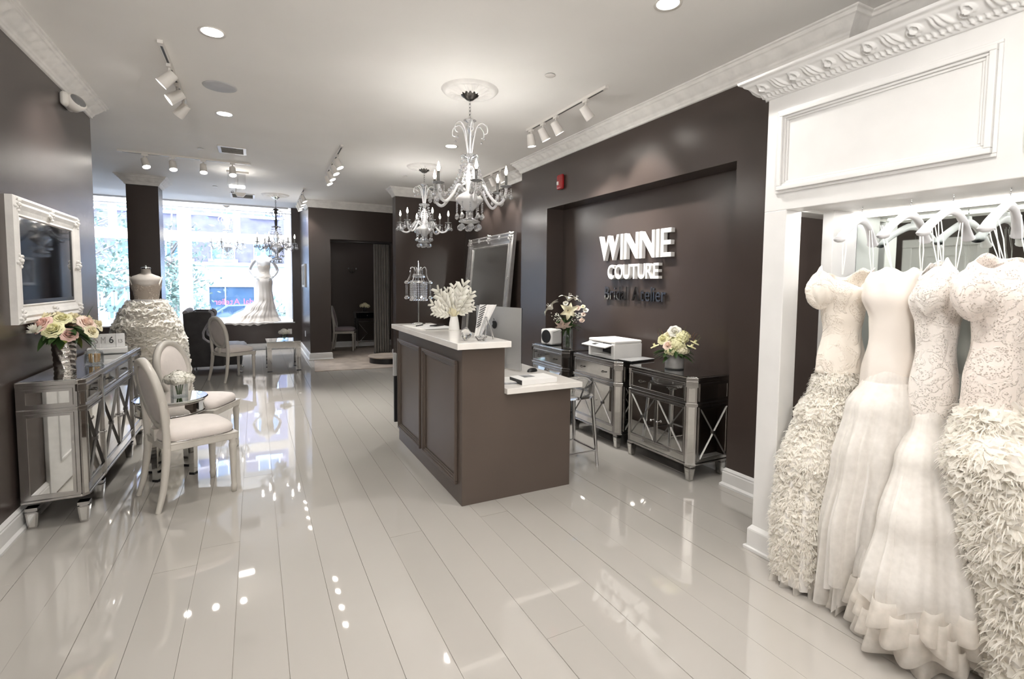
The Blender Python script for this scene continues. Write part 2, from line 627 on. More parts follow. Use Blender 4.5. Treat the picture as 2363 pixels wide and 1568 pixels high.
def write(text, parent, m, width, height, depth, bold=0.0, gap=0.06, space=0.3, name='letter', mirror=False, mats=None, condense=None):
    """letters one by one along local +x, cap height 'height', facing local +z; each letter is a part"""
    items, x = [], 0.0
    for ch in text:
        if ch == ' ':
            x += space
            continue
        vs, fs = glyph(ch, bold, 0.5)
        x0 = min(v[0] for v in vs)
        x1 = max(v[0] for v in vs)
        items.append((ch, vs, fs, x - x0))
        x += (x1 - x0) + gap
    tot = x - gap
    cap = max(v[1] for v in glyph('E', bold, 0.5)[0])
    base = min(v[1] for v in glyph('E', bold, 0.5)[0])
    sx = width / tot
    sy = height / (cap - base)
    obs = []
    for i, (ch, vs, fs, dx) in enumerate(items):
        mb = MB()
        out = [((v[0] + dx) * sx * (-1 if mirror else 1), (v[1] - base) * sy, (v[2] + 0.5) * depth) for v in vs]
        mb._add(out, [f[::-1] for f in fs] if mirror else fs, False)
        obs.append(mb.build(name, mats[i] if mats else m, parent))
    return obs


def crown(mb, p0, p1, out, prof, e0=0, e1=0, z=0.0, amp=0.012, L=0.12, ds=0.02, zone=(0.25, 0.8), style=0):
    """run of ornamented cornice; prof = [(projection, height)], e0/e1 mitre sign at the ends"""
    a, b = Vector((*p0, z)), Vector((*p1, z))
    d = (b - a)
    ln = d.length
    d.normalize()
    o = Vector((*out, 0)).normalized()
    cum = [0.0]
    for q, r in zip(prof, prof[1:]):
        cum.append(cum[-1] + math.hypot(r[0] - q[0], r[1] - q[1]))
    nt = max(len(prof) * 3, 14)
    rows = []
    for j in range(nt + 1):
        t = cum[-1] * j / nt
        for k in range(len(prof) - 1):
            if t <= cum[k + 1] + 1e-9:
                u = (t - cum[k]) / max(1e-9, cum[k + 1] - cum[k])
                rows.append((prof[k][0] + (prof[k + 1][0] - prof[k][0]) * u, prof[k][1] + (prof[k + 1][1] - prof[k][1]) * u, j / nt))
                break
    ns = max(2, int(ln / ds))
    flip = d.cross(Vector((0, 0, 1))).dot(o) > 0

    def fn(u, v):
        pr, h, t = rows[int(round(v * nt))]
        s = u * ln
        s2 = -e0 * pr + u * (ln + (e0 + e1) * pr)
        disp = 0.0
        if zone[0] < t < zone[1]:
            w = (t - zone[0]) / (zone[1] - zone[0])
            en = math.sin(PI * w) ** 0.7
            ph = 2 * PI * s / L
            if style == 0:
                disp = amp * en * (0.5 + 0.5 * math.sin(ph + 2.2 * math.sin(PI * w))) * (0.7 + 0.3 * math.sin(3 * ph + 5 * w))
            else:
                cell = s / L
                x = cell - math.floor(cell) - 0.5
                if int(math.floor(cell)) % 2 == 0:
                    hw = 0.5 * (1 - 0.45 * w)
                    q = max(0.0, 1 - (abs(x) / hw) ** 2)
                    disp = amp * en * q ** 0.5 * (0.72 + 0.42 * math.cos(20 * x / hw * 0.5 + 0) * (1 - 0.3 * w)) * (1.15 - 0.5 * abs(w - 0.6))
                else:
                    r1 = math.hypot(x * 1.15 + 0.14, (w - 0.62) * 0.8)
                    r2 = math.hypot(x * 1.15 - 0.16, (w - 0.34) * 0.8)
                    disp = amp * 1.1 * (math.exp(-((r1 - 0.19) / 0.07) ** 2) + math.exp(-((r2 - 0.16) / 0.065) ** 2) + 0.9 * math.exp(-(r1 / 0.07) ** 2) + 0.8 * math.exp(-(r2 / 0.06) ** 2)) * min(1, en * 1.4)
        elif style and 0.1 < t <= zone[0]:
            disp = amp * 0.45 * max(0, math.sin(2 * PI * s / (L * 0.28)))
        if e0:
            disp *= min(1.0, max(0.0, (s + e0 * pr) / 0.03))
        if e1:
            disp *= min(1.0, max(0.0, (ln - s + e1 * pr) / 0.03))
        if e0 or e1:
            disp *= min(1.0, u / 0.004 if e0 else 1.0) * min(1.0, (1 - u) / 0.004 if e1 else 1.0)
        n = o * 0.75 + Vector((0, 0, -0.65))
        p = a + d * s2 + o * pr + Vector((0, 0, h)) + n * disp
        return p
    mb.grid(fn, ns, nt, smooth=True) if not flip else mb.grid(lambda u, v: fn(1 - u, v), ns, nt, smooth=True)
    return mb
H2R = math.radians
# ------------------------------------------------------------------ the room shell
XL, XS, XN, XR = -1.285, 3.131, 3.358, 3.34      # left wall, sign wall, niche back, right recess
ZC, ZC2 = 3.097, 3.21

floor_base = struct('floor', MB().box(-3.7, 3.6, -2.6, 12.7, -0.08, -0.006), 'gap')
# planks along y, 0.196 wide; one shared mesh per length, parts of the floor
PW = 0.196


def plank_mesh(ln):
    mb = MB()
    w, g, c = PW, 0.0004, 0.0006
    mb.frustum(g, w - g, g, ln - g, -0.006, g + c, w - g - c, g + c, ln - g - c, 0.0)
    mb.f, mb.sm = mb.f[1:], mb.sm[1:]
    me = mb.mesh('plank')
    me.materials.append(M['plank'])
    return me


PL = {ln: plank_mesh(ln) for ln in (4.9,)}
random.seed(3)
k0 = int((-3.7 + 0.304) / PW)
for k in range(k0, int((3.5 + 0.304) / PW) + 1):
    x = -0.304 + k * PW
    y = -2.6 - random.random() * 4.6
    while y < 12.6:
        o = bpy.data.objects.new('plank', PL[4.9])
        COL.objects.link(o)
        o.parent = floor_base
        o.location = (x, y, random.uniform(-0.0002, 0.0002))
        o.rotation_euler = (random.uniform(-0.0004, 0.0004), random.uniform(-0.0008, 0.0008), 0)
        y += 4.9

ce = MB().box(-3.7, 3.6, -2.6, 11.0, ZC, ZC + 0.2)
ce.box(-3.7, 3.6, 11.0, 13.75, ZC2, ZC2 + 0.1)
struct('ceiling', ce, 'ceil')

struct('wall_left', MB().box(XL - 0.12, XL, -2.6, 5.85, 0, ZC + 0.05), 'wall')
struct('wall_left_far', MB().box(-3.75, -3.6, 5.7, 13.7, 0, ZC2).box(-3.75, XL - 0.12, 5.70, 5.85, 0, ZC + 0.05), 'wall')
struct('wall_behind', MB().box(XL - 0.12, 3.6, -4.9, -2.6, 0, ZC + 0.05), 'wall')
wr = MB()
wr.box(XS, 3.55, 5.235, 5.887, 0, ZC + 0.05)
wr.box(XS, 3.55, 2.556, 5.235, 2.422, ZC + 0.05)
wr.box(XN, 3.55, 2.556, 5.235, 0, 2.422)
wr.box(XS, 3.55, 1.812, 2.556, 0, ZC + 0.05)
wr.box(XS + 0.15, 3.55, -2.6, 1.812, 0, ZC + 0.05)
struct('wall_right', wr, 'wall')
struct('wall_right_recess', MB().box(XR, 3.55, 5.887, 8.4, 0, ZC + 0.05), 'wall')
struct('wall_divider', MB().box(2.094, 3.55, 8.4, 8.6, 0, ZC + 0.05), 'wall')
rc = MB()
rc.box(0.93, 1.323, 10.46, 10.6, 0, ZC + 0.05)
rc.box(1.323, 2.531, 10.46, 10.6, 2.37, ZC + 0.05)
rc.box(2.531, 3.55, 10.46, 10.6, 0, ZC + 0.05)
rc.box(0.93, 1.06, 10.6, 12.6, 0, ZC2)
struct('wall_fitting_room_front', rc, 'wall')
struct('wall_fitting_room_back', MB().box(1.06, 3.55, 12.3, 12.42, 0, ZC).box(3.45, 3.55, 10.6, 12.3, 0, ZC).box(3.45, 3.55, 8.6, 10.46, 0, ZC), 'wall')
wb = MB().box(-3.6, 0.76, 12.6, 12.7, 0, 0.585).box(0.76, 0.93, 12.6, 12.7, 0, ZC2).box(0.93, 1.06, 12.6, 12.7, 0, ZC2)
wb.box(0.80, 1.06, 12.7, 13.6, 0, ZC2)
struct('wall_window', wb, 'wall')
struct('trim_1', MB().box(-3.6, 0.80, 12.58, 13.7, 0.585, 0.61), 'white', bevel=0.004)        # display platform

dr = MB().box(XL, XL + 0.025, 2.60, 2.70, 0, 2.02).box(XL, XL + 0.025, 3.35, 3.45, 0, 2.02).box(XL, XL + 0.03, 2.60, 3.45, 2.02, 2.12)
door = struct('door_1', dr, 'white', bevel=0.004)
lf_ = MB().box(XL, XL + 0.012, 2.70, 3.35, 0.01, 2.02)
for z0, z1 in ((0.2, 0.95), (1.1, 1.92)):
    lf_.box(XL + 0.012, XL + 0.022, 2.80, 3.20, z0, z0 + 0.02).box(XL + 0.012, XL + 0.022, 2.80, 3.20, z1 - 0.02, z1).box(XL + 0.012, XL + 0.022, 2.80, 2.82, z0 + 0.02, z1 - 0.02).box(XL + 0.012, XL + 0.022, 3.18, 3.20, z0 + 0.02, z1 - 0.02)
leaf_ = lf_.build('door_leaf', 'white', door, bevel=0.003)
MB().box(XL + 0.012, XL + 0.02, 3.235, 3.285, 0.92, 1.12).tube([(XL + 0.015, 3.26, 1.02), (XL + 0.06, 3.26, 1.02), (XL + 0.065, 3.16, 1.02)], 0.010, 8).build('door_handle', 'iron', leaf_)

# column near the window
col = thing('column', 'square dark column under a white cornice in front of the shop window', 'column', (-1.49, 9.65, 0))
MB().box(-0.2, 0.2, -0.2, 0.2, 0, ZC).build('shaft', 'wall', col)

# baseboards
BBP = [(-0.0, 0), (0.032, 0), (0.032, 0.016), (0.018, 0.03), (0.018, 0.105), (0.014, 0.112), (0.016, 0.122), (0.006, 0.135), (0, 0.14)]


def board(name, p0, p1, out, e0=0, e1=0):
    a, b, o = Vector((*p0, 0)), Vector((*p1, 0)), Vector((*out, 0))
    d = (b - a).normalized()
    rows = []
    for pr, h in BBP:
        rows.append([a - d * (e0 * pr) + o * pr + Vector((0, 0, h)), b + d * (e1 * pr) + o * pr + Vector((0, 0, h))])
    mb = MB()
    n = len(rows)
    vs = [v for r in rows for v in r]
    fs = [(2 * i, 2 * i + 1, 2 * i + 3, 2 * i + 2) for i in range(n - 1)]
    if d.cross(Vector((0, 0, 1))).dot(o) < 0:
        fs = [f[::-1] for f in fs]
    mb._add(vs, fs, False)
    mb._add([r[0] for r in rows], [tuple(range(n))], False)
    mb._add([r[1] for r in rows], [tuple(range(n))[::-1]], False)
    return struct(name, mb, 'white')


board('baseboard_left', (XL, 3.45), (XL, 5.85), (1, 0))
board('baseboard_left_rear', (XL, -2.6), (XL, 2.60), (1, 0))
board('baseboard_right', (XS, 1.84), (XS, 2.556), (-1, 0), 0, 1)
board('baseboard_niche_right', (XS, 2.556), (XN, 2.556), (0, 1), 1, -1)
board('baseboard_niche_back', (XN, 2.556), (XN, 5.235), (-1, 0), -1, -1)
board('baseboard_sign_end', (XS, 5.235), (XS, 5.887), (-1, 0), 1, 1)
board('baseboard_recess', (XR, 5.887), (XR, 8.4), (-1, 0))
board('baseboard_divider', (2.094, 8.4), (XR, 8.4), (0, -1), 1, -1)
board('baseboard_fitting_left', (0.93, 10.46), (1.323, 10.46), (0, -1), 1, 1)
board('baseboard_fitting_right', (2.531, 10.46), (3.45, 10.46), (0, -1), 1, 0)
board('baseboard_pier', (0.93, 10.46), (0.93, 12.6), (-1, 0), 1, -1)
board('baseboard_window', (-3.6, 12.6), (0.93, 12.6), (0, -1), 0, -1)
board('baseboard_changing', (1.06, 12.3), (3.45, 12.3), (0, -1))

# cornices: plaster crown with relief
CP = [(0.0, 0.0), (0.016, 0.004), (0.018, 0.02), (0.026, 0.026), (0.03, 0.04), (0.05, 0.058), (0.075, 0.088), (0.086, 0.102), (0.098, 0.106), (0.10, 0.124), (0.115, 0.128), (0.117, 0.139)]
ZK = 2.96
K = dict(z=ZK, amp=0.012, L=0.13, ds=0.022)
struct('trim_2', crown(MB(), (XL, -2.6), (XL, 5.85), (1, 0), CP, 0, 1, **K), 'plaster')
cr = crown(MB(), (XS, 1.812), (XS, 5.887), (-1, 0), CP, 1, 1, **K)
crown(cr, (XS, 5.887), (XR, 5.887), (0, 1), CP, 1, -1, **K)
crown(cr, (XS, 1.812), (XS + 0.15, 1.812), (0, -1), CP, 1, -1, **K)
crown(cr, (XS + 0.15, -2.6), (XS + 0.15, 1.812), (-1, 0), CP, 0, -1, **K)
struct('trim_3', cr, 'plaster')
cr = crown(MB(), (XR, 5.887), (XR, 8.4), (-1, 0), CP, -1, -1, **K)
crown(cr, (2.094, 8.4), (XR, 8.4), (0, -1), CP, 1, -1, **K)
crown(cr, (2.094, 8.4), (2.094, 8.6), (-1, 0), CP, 1, 0, **K)
struct('trim_4', cr, 'plaster')
cr = crown(MB(), (0.93, 10.46), (3.45, 10.46), (0, -1), CP, 1, 0, **K)
crown(cr, (0.93, 10.46), (0.93, 11.0), (-1, 0), CP, 1, 0, **K)
struct('trim_5', cr, 'plaster')
cc = MB()
CPC = [(p * 1.1, h) for p, h in CP]
for p0, p1, o in (((-0.2, -0.2), (0.2, -0.2), (0, -1)), ((0.2, -0.2), (0.2, 0.2), (1, 0)), ((-0.2, -0.2), (-0.2, 0.2), (-1, 0)), ((-0.2, 0.2), (0.2, 0.2), (0, 1))):
    crown(cc, p0, p1, o, CPC, 1, 1, z=ZK, amp=0.01, L=0.1, ds=0.02)
cc.build('cornice', 'plaster', col)

# ------------------------------------------------------------------ shop window and what stands outside
def window(name, x0, x1, divs, trans_z, y=13.62):
    root = thing(name, '', '')
    for k in ('label', 'category'):
        del root[k]
    root['kind'] = 'structure'
    z0, z1 = 0.61, ZC2
    fr = MB().box(x0, x0 + 0.12, y, y + 0.1, z0, z1).box(x1 - 0.14, x1, y, y + 0.1, z0, z1).box(x0 + 0.12, x1 - 0.14, y, y + 0.1, z0, z0 + 0.06).box(x0 + 0.12, x1 - 0.14, y, y + 0.1, z1 - 0.06, z1)
    fr.build('window_frame', 'white', root, bevel=0.006)
    MB().box(x0 + 0.12, x1 - 0.14, y + 0.005, y + 0.095, trans_z[0], trans_z[1]).build('transom_bar', 'white', root, bevel=0.005)
    xs = [x0 + 0.12] + [v for d in divs for v in d] + [x1 - 0.14]
    for d in divs:
        MB().box(d[0], d[1], y + 0.01, y + 0.09, trans_z[1], z1 - 0.06).build('mullion', 'white', root, bevel=0.004)
    for i in range(0, len(xs), 2):
        MB().box(xs[i], xs[i + 1], y + 0.045, y + 0.053, trans_z[1], z1 - 0.06).build('pane', 'pane', root)
    MB().box(x0 + 0.12, x1 - 0.14, y + 0.045, y + 0.053, z0 + 0.06, trans_z[0]).build('pane', 'pane', root)
    return root


window('window_1', -1.55 + 0.16, 0.80, [(-0.425, -0.285)], (2.43, 2.66))
window('window_2', -3.6, -1.55 + 0.16, [(-2.76, -2.62)], (2.43, 2.66))
struct('trim_6', MB().box(-3.6, 0.8, 13.4, 13.75, ZC2 - 0.03, ZC2), 'white')

cv = thing('cove_light', 'bright lit cove strip along the top of the shop window', 'light strip', (-1.4, 12.66, ZC2))
MB().box(-2.1, 2.1, -0.03, 0.03, -0.03, 0).build('channel', 'white', cv)
MB().at((0, 0.03, -0.018), (0, 0, 0)).box(-2.08, 2.08, 0.0, 0.004, -0.012, 0.012).build('led_strip', 'led', cv)
strip((-1.4, 12.70, ZC2 - 0.03), (H2R(62), 0, 0), 4.1, 0.03, 170, (0.95, 0.97, 1.0), 'cove_glow')

# mirrored lettering on the panes (read from the street)
g = thing('window_lettering', 'white shop name lettering on the left window pane, reversed', 'lettering', (-2.03, 13.66, 0.98))
g.rotation_euler = (PI / 2, 0, 0)
write('WINNIE', g, 'whiteletter', 1.15, 0.30, 0.004, bold=0.02, mirror=True)
for o in write('COUTURE', g, 'whiteletter', 0.85, 0.17, 0.004, bold=0.02, mirror=True):
    o.location = (-0.15, -0.31, 0)
g2 = thing('window_lettering', 'pink script lettering low on the right window pane, reversed', 'lettering', (0.19, 13.66, 0.98))
g2.rotation_euler = (PI / 2, 0, 0)
write('Bridal', g2, 'pinkletter', 0.44, 0.14, 0.004, bold=0.004, mirror=True)
for o in write('Atelier', g2, 'pinkletter', 0.53, 0.14, 0.004, bold=0.004, mirror=True):
    o.location = (-0.52, 0, 0)

struct('street', MB().box(-40, 40, 13.75, 60, -0.9, -0.75), 'asphalt')

# building across the street
ST = -0.75
fb = thing('apartment_building', 'brick building with pale ground floor and shop windows across the street', 'building', (-3.5, 25, ST))
XB0, XB1 = -13.0, 11.0


def FB():
    return MB(Matrix.Translation((3.5, 0, -ST)))


FB().box(-16.5, 7.5, 0, 5, 2.30, 9.5).build('upper_wall', 'brick', fb)
FB().box(-16.5, 7.5, -0.05, 5, ST, 2.30).build('ground_floor', 'stone', fb)
FB().box(-16.6, 7.6, -0.22, 0, 2.22, 2.36).build('band_course', 'stone', fb)
for z in (2.50, 4.42, 6.40):
    for k in range(-9, 5):
        wx = -1.19 + 1.6 * k
        w = FB().box(wx - 0.55, wx + 0.55, -0.12, 0.02, z - 0.12, z)
        w.box(wx - 0.45, wx - 0.40, -0.04, 0.02, z, z + 0.95).box(wx + 0.40, wx + 0.45, -0.04, 0.02, z, z + 0.95).box(wx - 0.40, wx + 0.40, -0.04, 0.02, z + 0.90, z + 0.95).box(wx - 0.025, wx + 0.025, -0.03, 0.02, z, z + 0.9)
        f_ = w.build('window', 'stone', fb)
        FB().box(wx - 0.40, wx + 0.40, -0.012, 0.0, z, z + 0.90).build('pane', 'winglass', f_)
for a, c in ((-1.78, 0.0), (1.3, 3.0), (-5.25, -3.5), (-8.8, -7.0)):
    w = FB().box(a, a + 0.05, -0.14, -0.05, 0.0, 1.36).box(c - 0.05, c, -0.14, -0.05, 0.0, 1.36).box(a + 0.05, c - 0.05, -0.14, -0.05, 1.31, 1.36).box(a, c, -0.18, -0.05, -0.06, 0.0).box(a + 0.62, a + 0.66, -0.12, -0.05, 0.0, 1.31)
    f_ = w.build('shop_window', 'stone', fb)
    FB().box(a + 0.05, c - 0.05, -0.09, -0.06, 0.0, 1.31).build('pane', 'winglass', f_)

# street trees
def street_tree(label, x, y, h, r, n, seed, trunk=0.09):
    t = thing('street_tree', label, 'tree', (x, y, -0.75), 0, 'street trees outside the window')
    rnd = random.Random(seed)
    mb = MB()
    mb.tube([(0, 0, 0), (0.05, 0.03, h * 0.35), (0.0, 0.0, h * 0.7), (0.06, 0, h)], [trunk, trunk * 0.8, trunk * 0.45, 0.015], 7)
    tips = []
    for i in range(16):
        a = rnd.random() * 2 * PI
        z0 = h * rnd.uniform(0.25, 0.75)
        l = r * rnd.uniform(0.6, 1.0)
        e = Vector((math.cos(a) * l, math.sin(a) * l, z0 + l * rnd.uniform(0.3, 0.9)))
        mb.tube([(0, 0, z0), tuple(e * 0.5 + Vector((0, 0, z0 * 0.5 + 0.1))), tuple(e)], [trunk * 0.4, trunk * 0.25, 0.008], 5)
        tips.append(e)
    mb.build('trunk', 'bark', t)
    lf = MB()
    for i in range(n):
        e = rnd.choice(tips)
        q = rnd.random()
        p = Vector((e.x * q, e.y * q, h * 0.3 + (e.z - h * 0.3) * q)) + Vector((rnd.gauss(0, 0.28), rnd.gauss(0, 0.28), rnd.gauss(0, 0.28)))
        s = rnd.uniform(0.05, 0.10)
        u = Vector((rnd.gauss(0, 1), rnd.gauss(0, 1), rnd.gauss(0, 1))).normalized()
        v = u.orthogonal().normalized()
        lf._add([p - u * s, p + v * s * 0.5, p + u * s, p - v * s * 0.5], [(0, 1, 2, 3)], False)
    lf.build('foliage', 'foliage', t, kind='stuff')


street_tree('slender leafy street tree behind the left window', -4.3, 17.4, 5.2, 1.9, 1700, 1)
street_tree('leafy street tree behind the pane beside the dark column', -2.48, 20.5, 5.2, 1.1, 1300, 2)
street_tree('thin street tree at the left edge of the right window', -1.62, 16.6, 4.6, 0.55, 260, 3, 0.05)
street_tree('low bushy street tree right of the window mannequin', 1.05, 18.0, 2.3, 0.6, 420, 4)

# parked car
car = thing('car', 'dark parked car across the street behind the window display', 'car', (-0.4, 22.4, -0.75))
prof = [(-2.1, 0.35), (-2.1, 0.75), (-1.9, 0.9), (-1.15, 0.98), (-0.55, 1.42), (0.75, 1.45), (1.45, 1.0), (2.05, 0.92), (2.15, 0.6), (2.15, 0.35)]
cb = MB(Matrix.Rotation(PI / 2, 4, 'X'))
cb.prism(prof, -0.85, 0.85)
cb.build('body', 'carpaint', car, bevel=0.08, seg=3)
cw = MB(Matrix.Rotation(PI / 2, 4, 'X'))
cw.prism([(-1.0, 1.0), (-0.5, 1.36), (0.05, 1.38), (0.05, 1.0)], -0.86, 0.86).prism([(0.13, 1.0), (0.13, 1.38), (0.7, 1.38), (1.25, 1.02)], -0.86, 0.86)
cw.build('side_windows', 'winglass', car)
for sx in (-1.3, 1.35):
    for sy in (-0.78, 0.78):
        MB().cyl((sx, sy - 0.1, 0.33), (sx, sy + 0.1, 0.33), 0.33, n=20).build('wheel', 'black', car)
# ------------------------------------------------------------------ ceiling fixtures
def downlight(x, y, label, watts=55, r=0.062, group=None):
    t = thing('recessed_downlight', label, 'downlight', (x, y, ZC), 0, group)
    MB().lathe([(r, -0.001), (r + 0.016, -0.006), (r + 0.018, 0.0)], 28).build('trim_ring', 'lampwhite', t)
    MB().lathe([(1e-4, -0.0015), (r, -0.0015)], 28).build('lens', 'lamp', t)
    spot((x, y, ZC - 0.02), (x, y, 0), watts, 140, 0.9, 0.06, name='downlight_beam')
    return t


downlight(-0.211, 3.84, 'round lit downlight nearest the left cornice, in front of the ceiling speaker')
downlight(-0.225, 5.60, 'small lit downlight just behind the round ceiling speaker')
downlight(2.10, 2.215, 'lit downlight cut by the top edge of the photo')
downlight(2.043, 5.59, 'lit downlight between the two crystal chandeliers')
for x, y, s in ((0.0, 1.2, 'above the camera on the left'), (1.5, 0.6, 'above the camera on the right'), (0.3, -1.3, 'behind the camera on the left'), (2.0, -1.3, 'behind the camera on the right'), (0.75, 1.75, 'just above the top edge of the photo')):  # added out-of-view downlights that fill the near end of the room
    downlight(x, y, 'added unseen ceiling downlight ' + s)

t = thing('ceiling_speaker', 'large round white speaker grille flush in the ceiling', 'speaker', (-0.222, 4.848, ZC))
MB().lathe([(1e-4, -0.008), (0.112, -0.008), (0.122, -0.006), (0.126, 0.0)], 36).build('grille', mat('speaker_grille', (0.52, 0.52, 0.53), rough=0.6), t)
for x, y, s in ((2.02, 3.36, 'right of the nearest chandelier medallion'), (-0.545, 7.163, 'beside the first air vent'), (-0.56, 9.81, 'near the window left of the second vent'), (2.0, 7.45, 'left of the second chandelier medallion')):
    t = thing('cover_plate', 'small round white cover plate in the ceiling ' + s, 'cover plate', (x, y, ZC))
    MB().lathe([(1e-4, -0.007), (0.036, -0.007), (0.040, -0.004), (0.040, -0.0035)], 24).build('disc', 'lampwhite', t)
    MB().lathe([(0.034, -0.0035), (0.034, 0.0)], 24).build('shadow_gap', 'black', t)


def vent(x, y, sx, sy, label):
    t = thing('air_vent', label, 'vent', (x, y, ZC))
    fr = MB()
    w = 0.035
    fr.box(-sx, sx, -sy, -sy + w, -0.012, 0).box(-sx, sx, sy - w, sy, -0.012, 0).box(-sx, -sx + w, -sy + w, sy - w, -0.012, 0).box(sx - w, sx, -sy + w, sy - w, -0.012, 0)
    fr.build('frame', 'lampwhite', t, bevel=0.003)
    MB().box(-sx + w, sx - w, -sy + w, sy - w, -0.002, 0).build('duct_opening', 'black', t)
    for i in range(7):
        yy = -sy + w + 0.02 + i * (2 * sy - 2 * w - 0.04) / 6
        m = MB().at((0, yy, -0.006), (0.6, 0, 0))
        m.box(-sx + w, sx - w, -0.011, 0.011, -0.001, 0.001).build('slat', 'lampwhite', t)


vent(-0.21, 7.05, 0.15, 0.18, 'white louvred air vent beyond the second downlight')
vent(-0.17, 10.6, 0.20, 0.26, 'white louvred air vent nearest the shop window')


def track(p0, p1, heads, label, lit=None, w=0.034):
    """heads: list of (fraction, aim vector)"""
    a, b = Vector((*p0, ZC)), Vector((*p1, ZC))
    d = b - a
    ln = d.length
    ang = math.atan2(d.y, d.x)
    t = thing('track_light', label, 'track light', a, ang)
    MB().box(0, ln, -w / 2, w / 2, -0.022, 0).build('rail', 'lampwhite', t, bevel=0.002)
    MB().box(0.05, ln - 0.05, -0.007, 0.007, -0.0225, -0.021).build('rail_slot', 'black', t)
    Rz = Matrix.Rotation(-ang, 3, 'Z')
    for i, (f, aim) in enumerate(heads):
        x = f * ln
        v = (Rz @ Vector(aim)).normalized()
        h = MB().box(x - 0.032, x + 0.032, -0.014, 0.014, -0.045, -0.0225)
        h.cyl((x, 0, -0.045), (x, 0, -0.085), 0.009, n=8).build('head_bracket', 'lampwhite', t)
        piv = Vector((x, 0, -0.115))
        tail, tip = piv - v * 0.045, piv + v * 0.075
        c = MB()
        c.tube([tail, tail + v * 0.004, tip - v * 0.01, tip], [0.030, 0.036, 0.043, 0.043], 18, caps=False)
        c.tube([tail - v * 0.001, tail], [0.002, 0.030], 18, caps=False)
        c.tube([tip, tip - v * 0.012], [0.043, 0.037], 18, caps=False)
        k = c.build('spot_head', 'lampwhite', t, sharp=40)
        MB().tube([tip - v * 0.012, tip - v * 0.0119], [0.037, 0.001], 18, caps=False).build('lens', 'lamp', k)
        wp = Matrix.Rotation(ang, 3, 'Z') @ tip + a
        wt = Matrix.Rotation(ang, 3, 'Z') @ (tip + v) + a
        spot(wp + (wt - wp) * 0.01, wt, lit if lit else 36, 62, 0.7, 0.035, name='track_beam')
    return t


track((-0.525, 4.12), (-0.515, 5.36), [(0.30, (-0.75, 0.05, -0.75)), (0.62, (-0.8, -0.1, -0.6)), (0.9, (-0.6, 0.3, -0.75))], 'short white track light of three heads aimed at the left wall', lit=24)
track((-1.45, 7.72), (-0.02, 7.72), [(0.19, (0.25, -0.35, -0.9)), (0.39, (0.12, -0.35, -0.9)), (0.62, (0.05, -0.35, -0.9)), (0.85, (0.05, -0.4, -0.9))], 'long white track light running across the room above the dress form', lit=75)
track((0.92, 6.146), (0.95, 7.82), [(0.25, (0.35, -0.2, -0.8)), (0.48, (0.35, -0.2, -0.8)), (0.72, (0.35, -0.2, -0.8)), (0.92, (0.35, -0.2, -0.8))], 'white track light of four heads in the middle of the ceiling')
track((2.52, 3.31), (2.51, 4.613), [(0.22, (0.62, -0.12, -0.75)), (0.58, (0.5, -0.1, -0.8)), (0.76, (0.45, -0.1, -0.85)), (0.94, (0.15, 0.0, -1))], 'white track light of four heads above the sign wall niche', lit=60)
track((0.76, 9.2), (0.78, 10.9), [(0.2, (0.4, -0.1, -0.8)), (0.45, (0.4, -0.1, -0.8)), (0.7, (0.4, -0.1, -0.8)), (0.9, (0.4, -0.1, -0.8))], 'far white track light at the corner of the fitting room wall')
track((3.02, 6.15), (3.02, 7.6), [(0.1, (0.42, -0.1, -0.8)), (0.3, (0.42, 0.0, -0.8)), (0.62, (0.42, 0.1, -0.8)), (0.9, (0.42, 0.1, -0.8))], 'white track light behind the nearest chandelier, over the leaning mirror', lit=22)

# exit sign and motion detector hanging from the ceiling
t = thing('exit_sign', 'small clear edge-lit exit sign hanging under the long track light', 'exit sign', (-0.19, 8.35, ZC))
MB().box(-0.14, 0.14, -0.03, 0.03, -0.03, 0).build('canopy', 'lampwhite', t, bevel=0.005)
MB().box(-0.13, 0.10, -0.004, 0.004, -0.20, -0.03).build('panel', 'acrylic', t)
MB().box(-0.005, 0.005, -0.006, 0.006, -0.20, -0.03).build('centre_bar', 'chrome', t)
MB().box(-0.11, 0.09, -0.035, 0.035, -0.235, -0.20).build('downlight_bar', 'lamp', t, bevel=0.01)
t = thing('motion_detector', 'small white angled detector on a thin stem near the window vent', 'detector', (-0.24, 9.2, ZC))
MB().cyl((0, 0, 0), (0, 0, -0.16), 0.006, n=8).build('stem', 'lampwhite', t)
MB().frustum(-0.02, 0.15, -0.05, 0.05, -0.17, 0.02, 0.10, -0.03, 0.03, -0.235).build('housing', 'lampwhite', t, bevel=0.006)
MB().ball((-0.05, 0, -0.165), 0.022, 10, 6).build('eye', 'chrome', t)


# added unseen fill lamp behind the camera, bounced up to brighten the ceiling
t = thing('added_bounce_fill', 'added fill lamp with round diffuser on a tripod behind the camera', 'fill light', (-0.55, -1.55, 0))
for k in range(3):
    a = 2 * PI * k / 3
    MB().tube([(0, 0, 0.75), (0.45 * math.cos(a), 0.45 * math.sin(a), 0.01)], 0.011, 8).build('leg', 'black', t)
MB().cyl((0, 0, 0.3), (0, 0, 1.75), 0.013, n=10).build('pole', 'black', t)
AIM = Vector((0.10, 0.80, 1.1)).normalized()
Q = Vector((0, 0, 1)).rotation_difference(AIM).to_matrix().to_4x4()
MB(Matrix.Translation((0, 0, 1.8)) @ Q).lathe([(1e-4, -0.16), (0.06, -0.16), (0.065, 0.0), (0.30, 0.16), (0.31, 0.16), (0.31, 0.17), (0.07, -0.005)], 28).build('reflector', 'black', t)
MB(Matrix.Translation((0, 0, 1.8)) @ Q).lathe([(1e-4, 0.15), (0.295, 0.15)], 28).build('diffuser', 'led', t)
l = bpy.data.lights.new('bounce_fill_glow', 'AREA')
l.shape = 'DISK'
l.size = 0.58
l.energy = BOUNCE_FILL
l.color = (1.0, 0.97, 0.93)
o = bpy.data.objects.new('bounce_fill_glow', l)
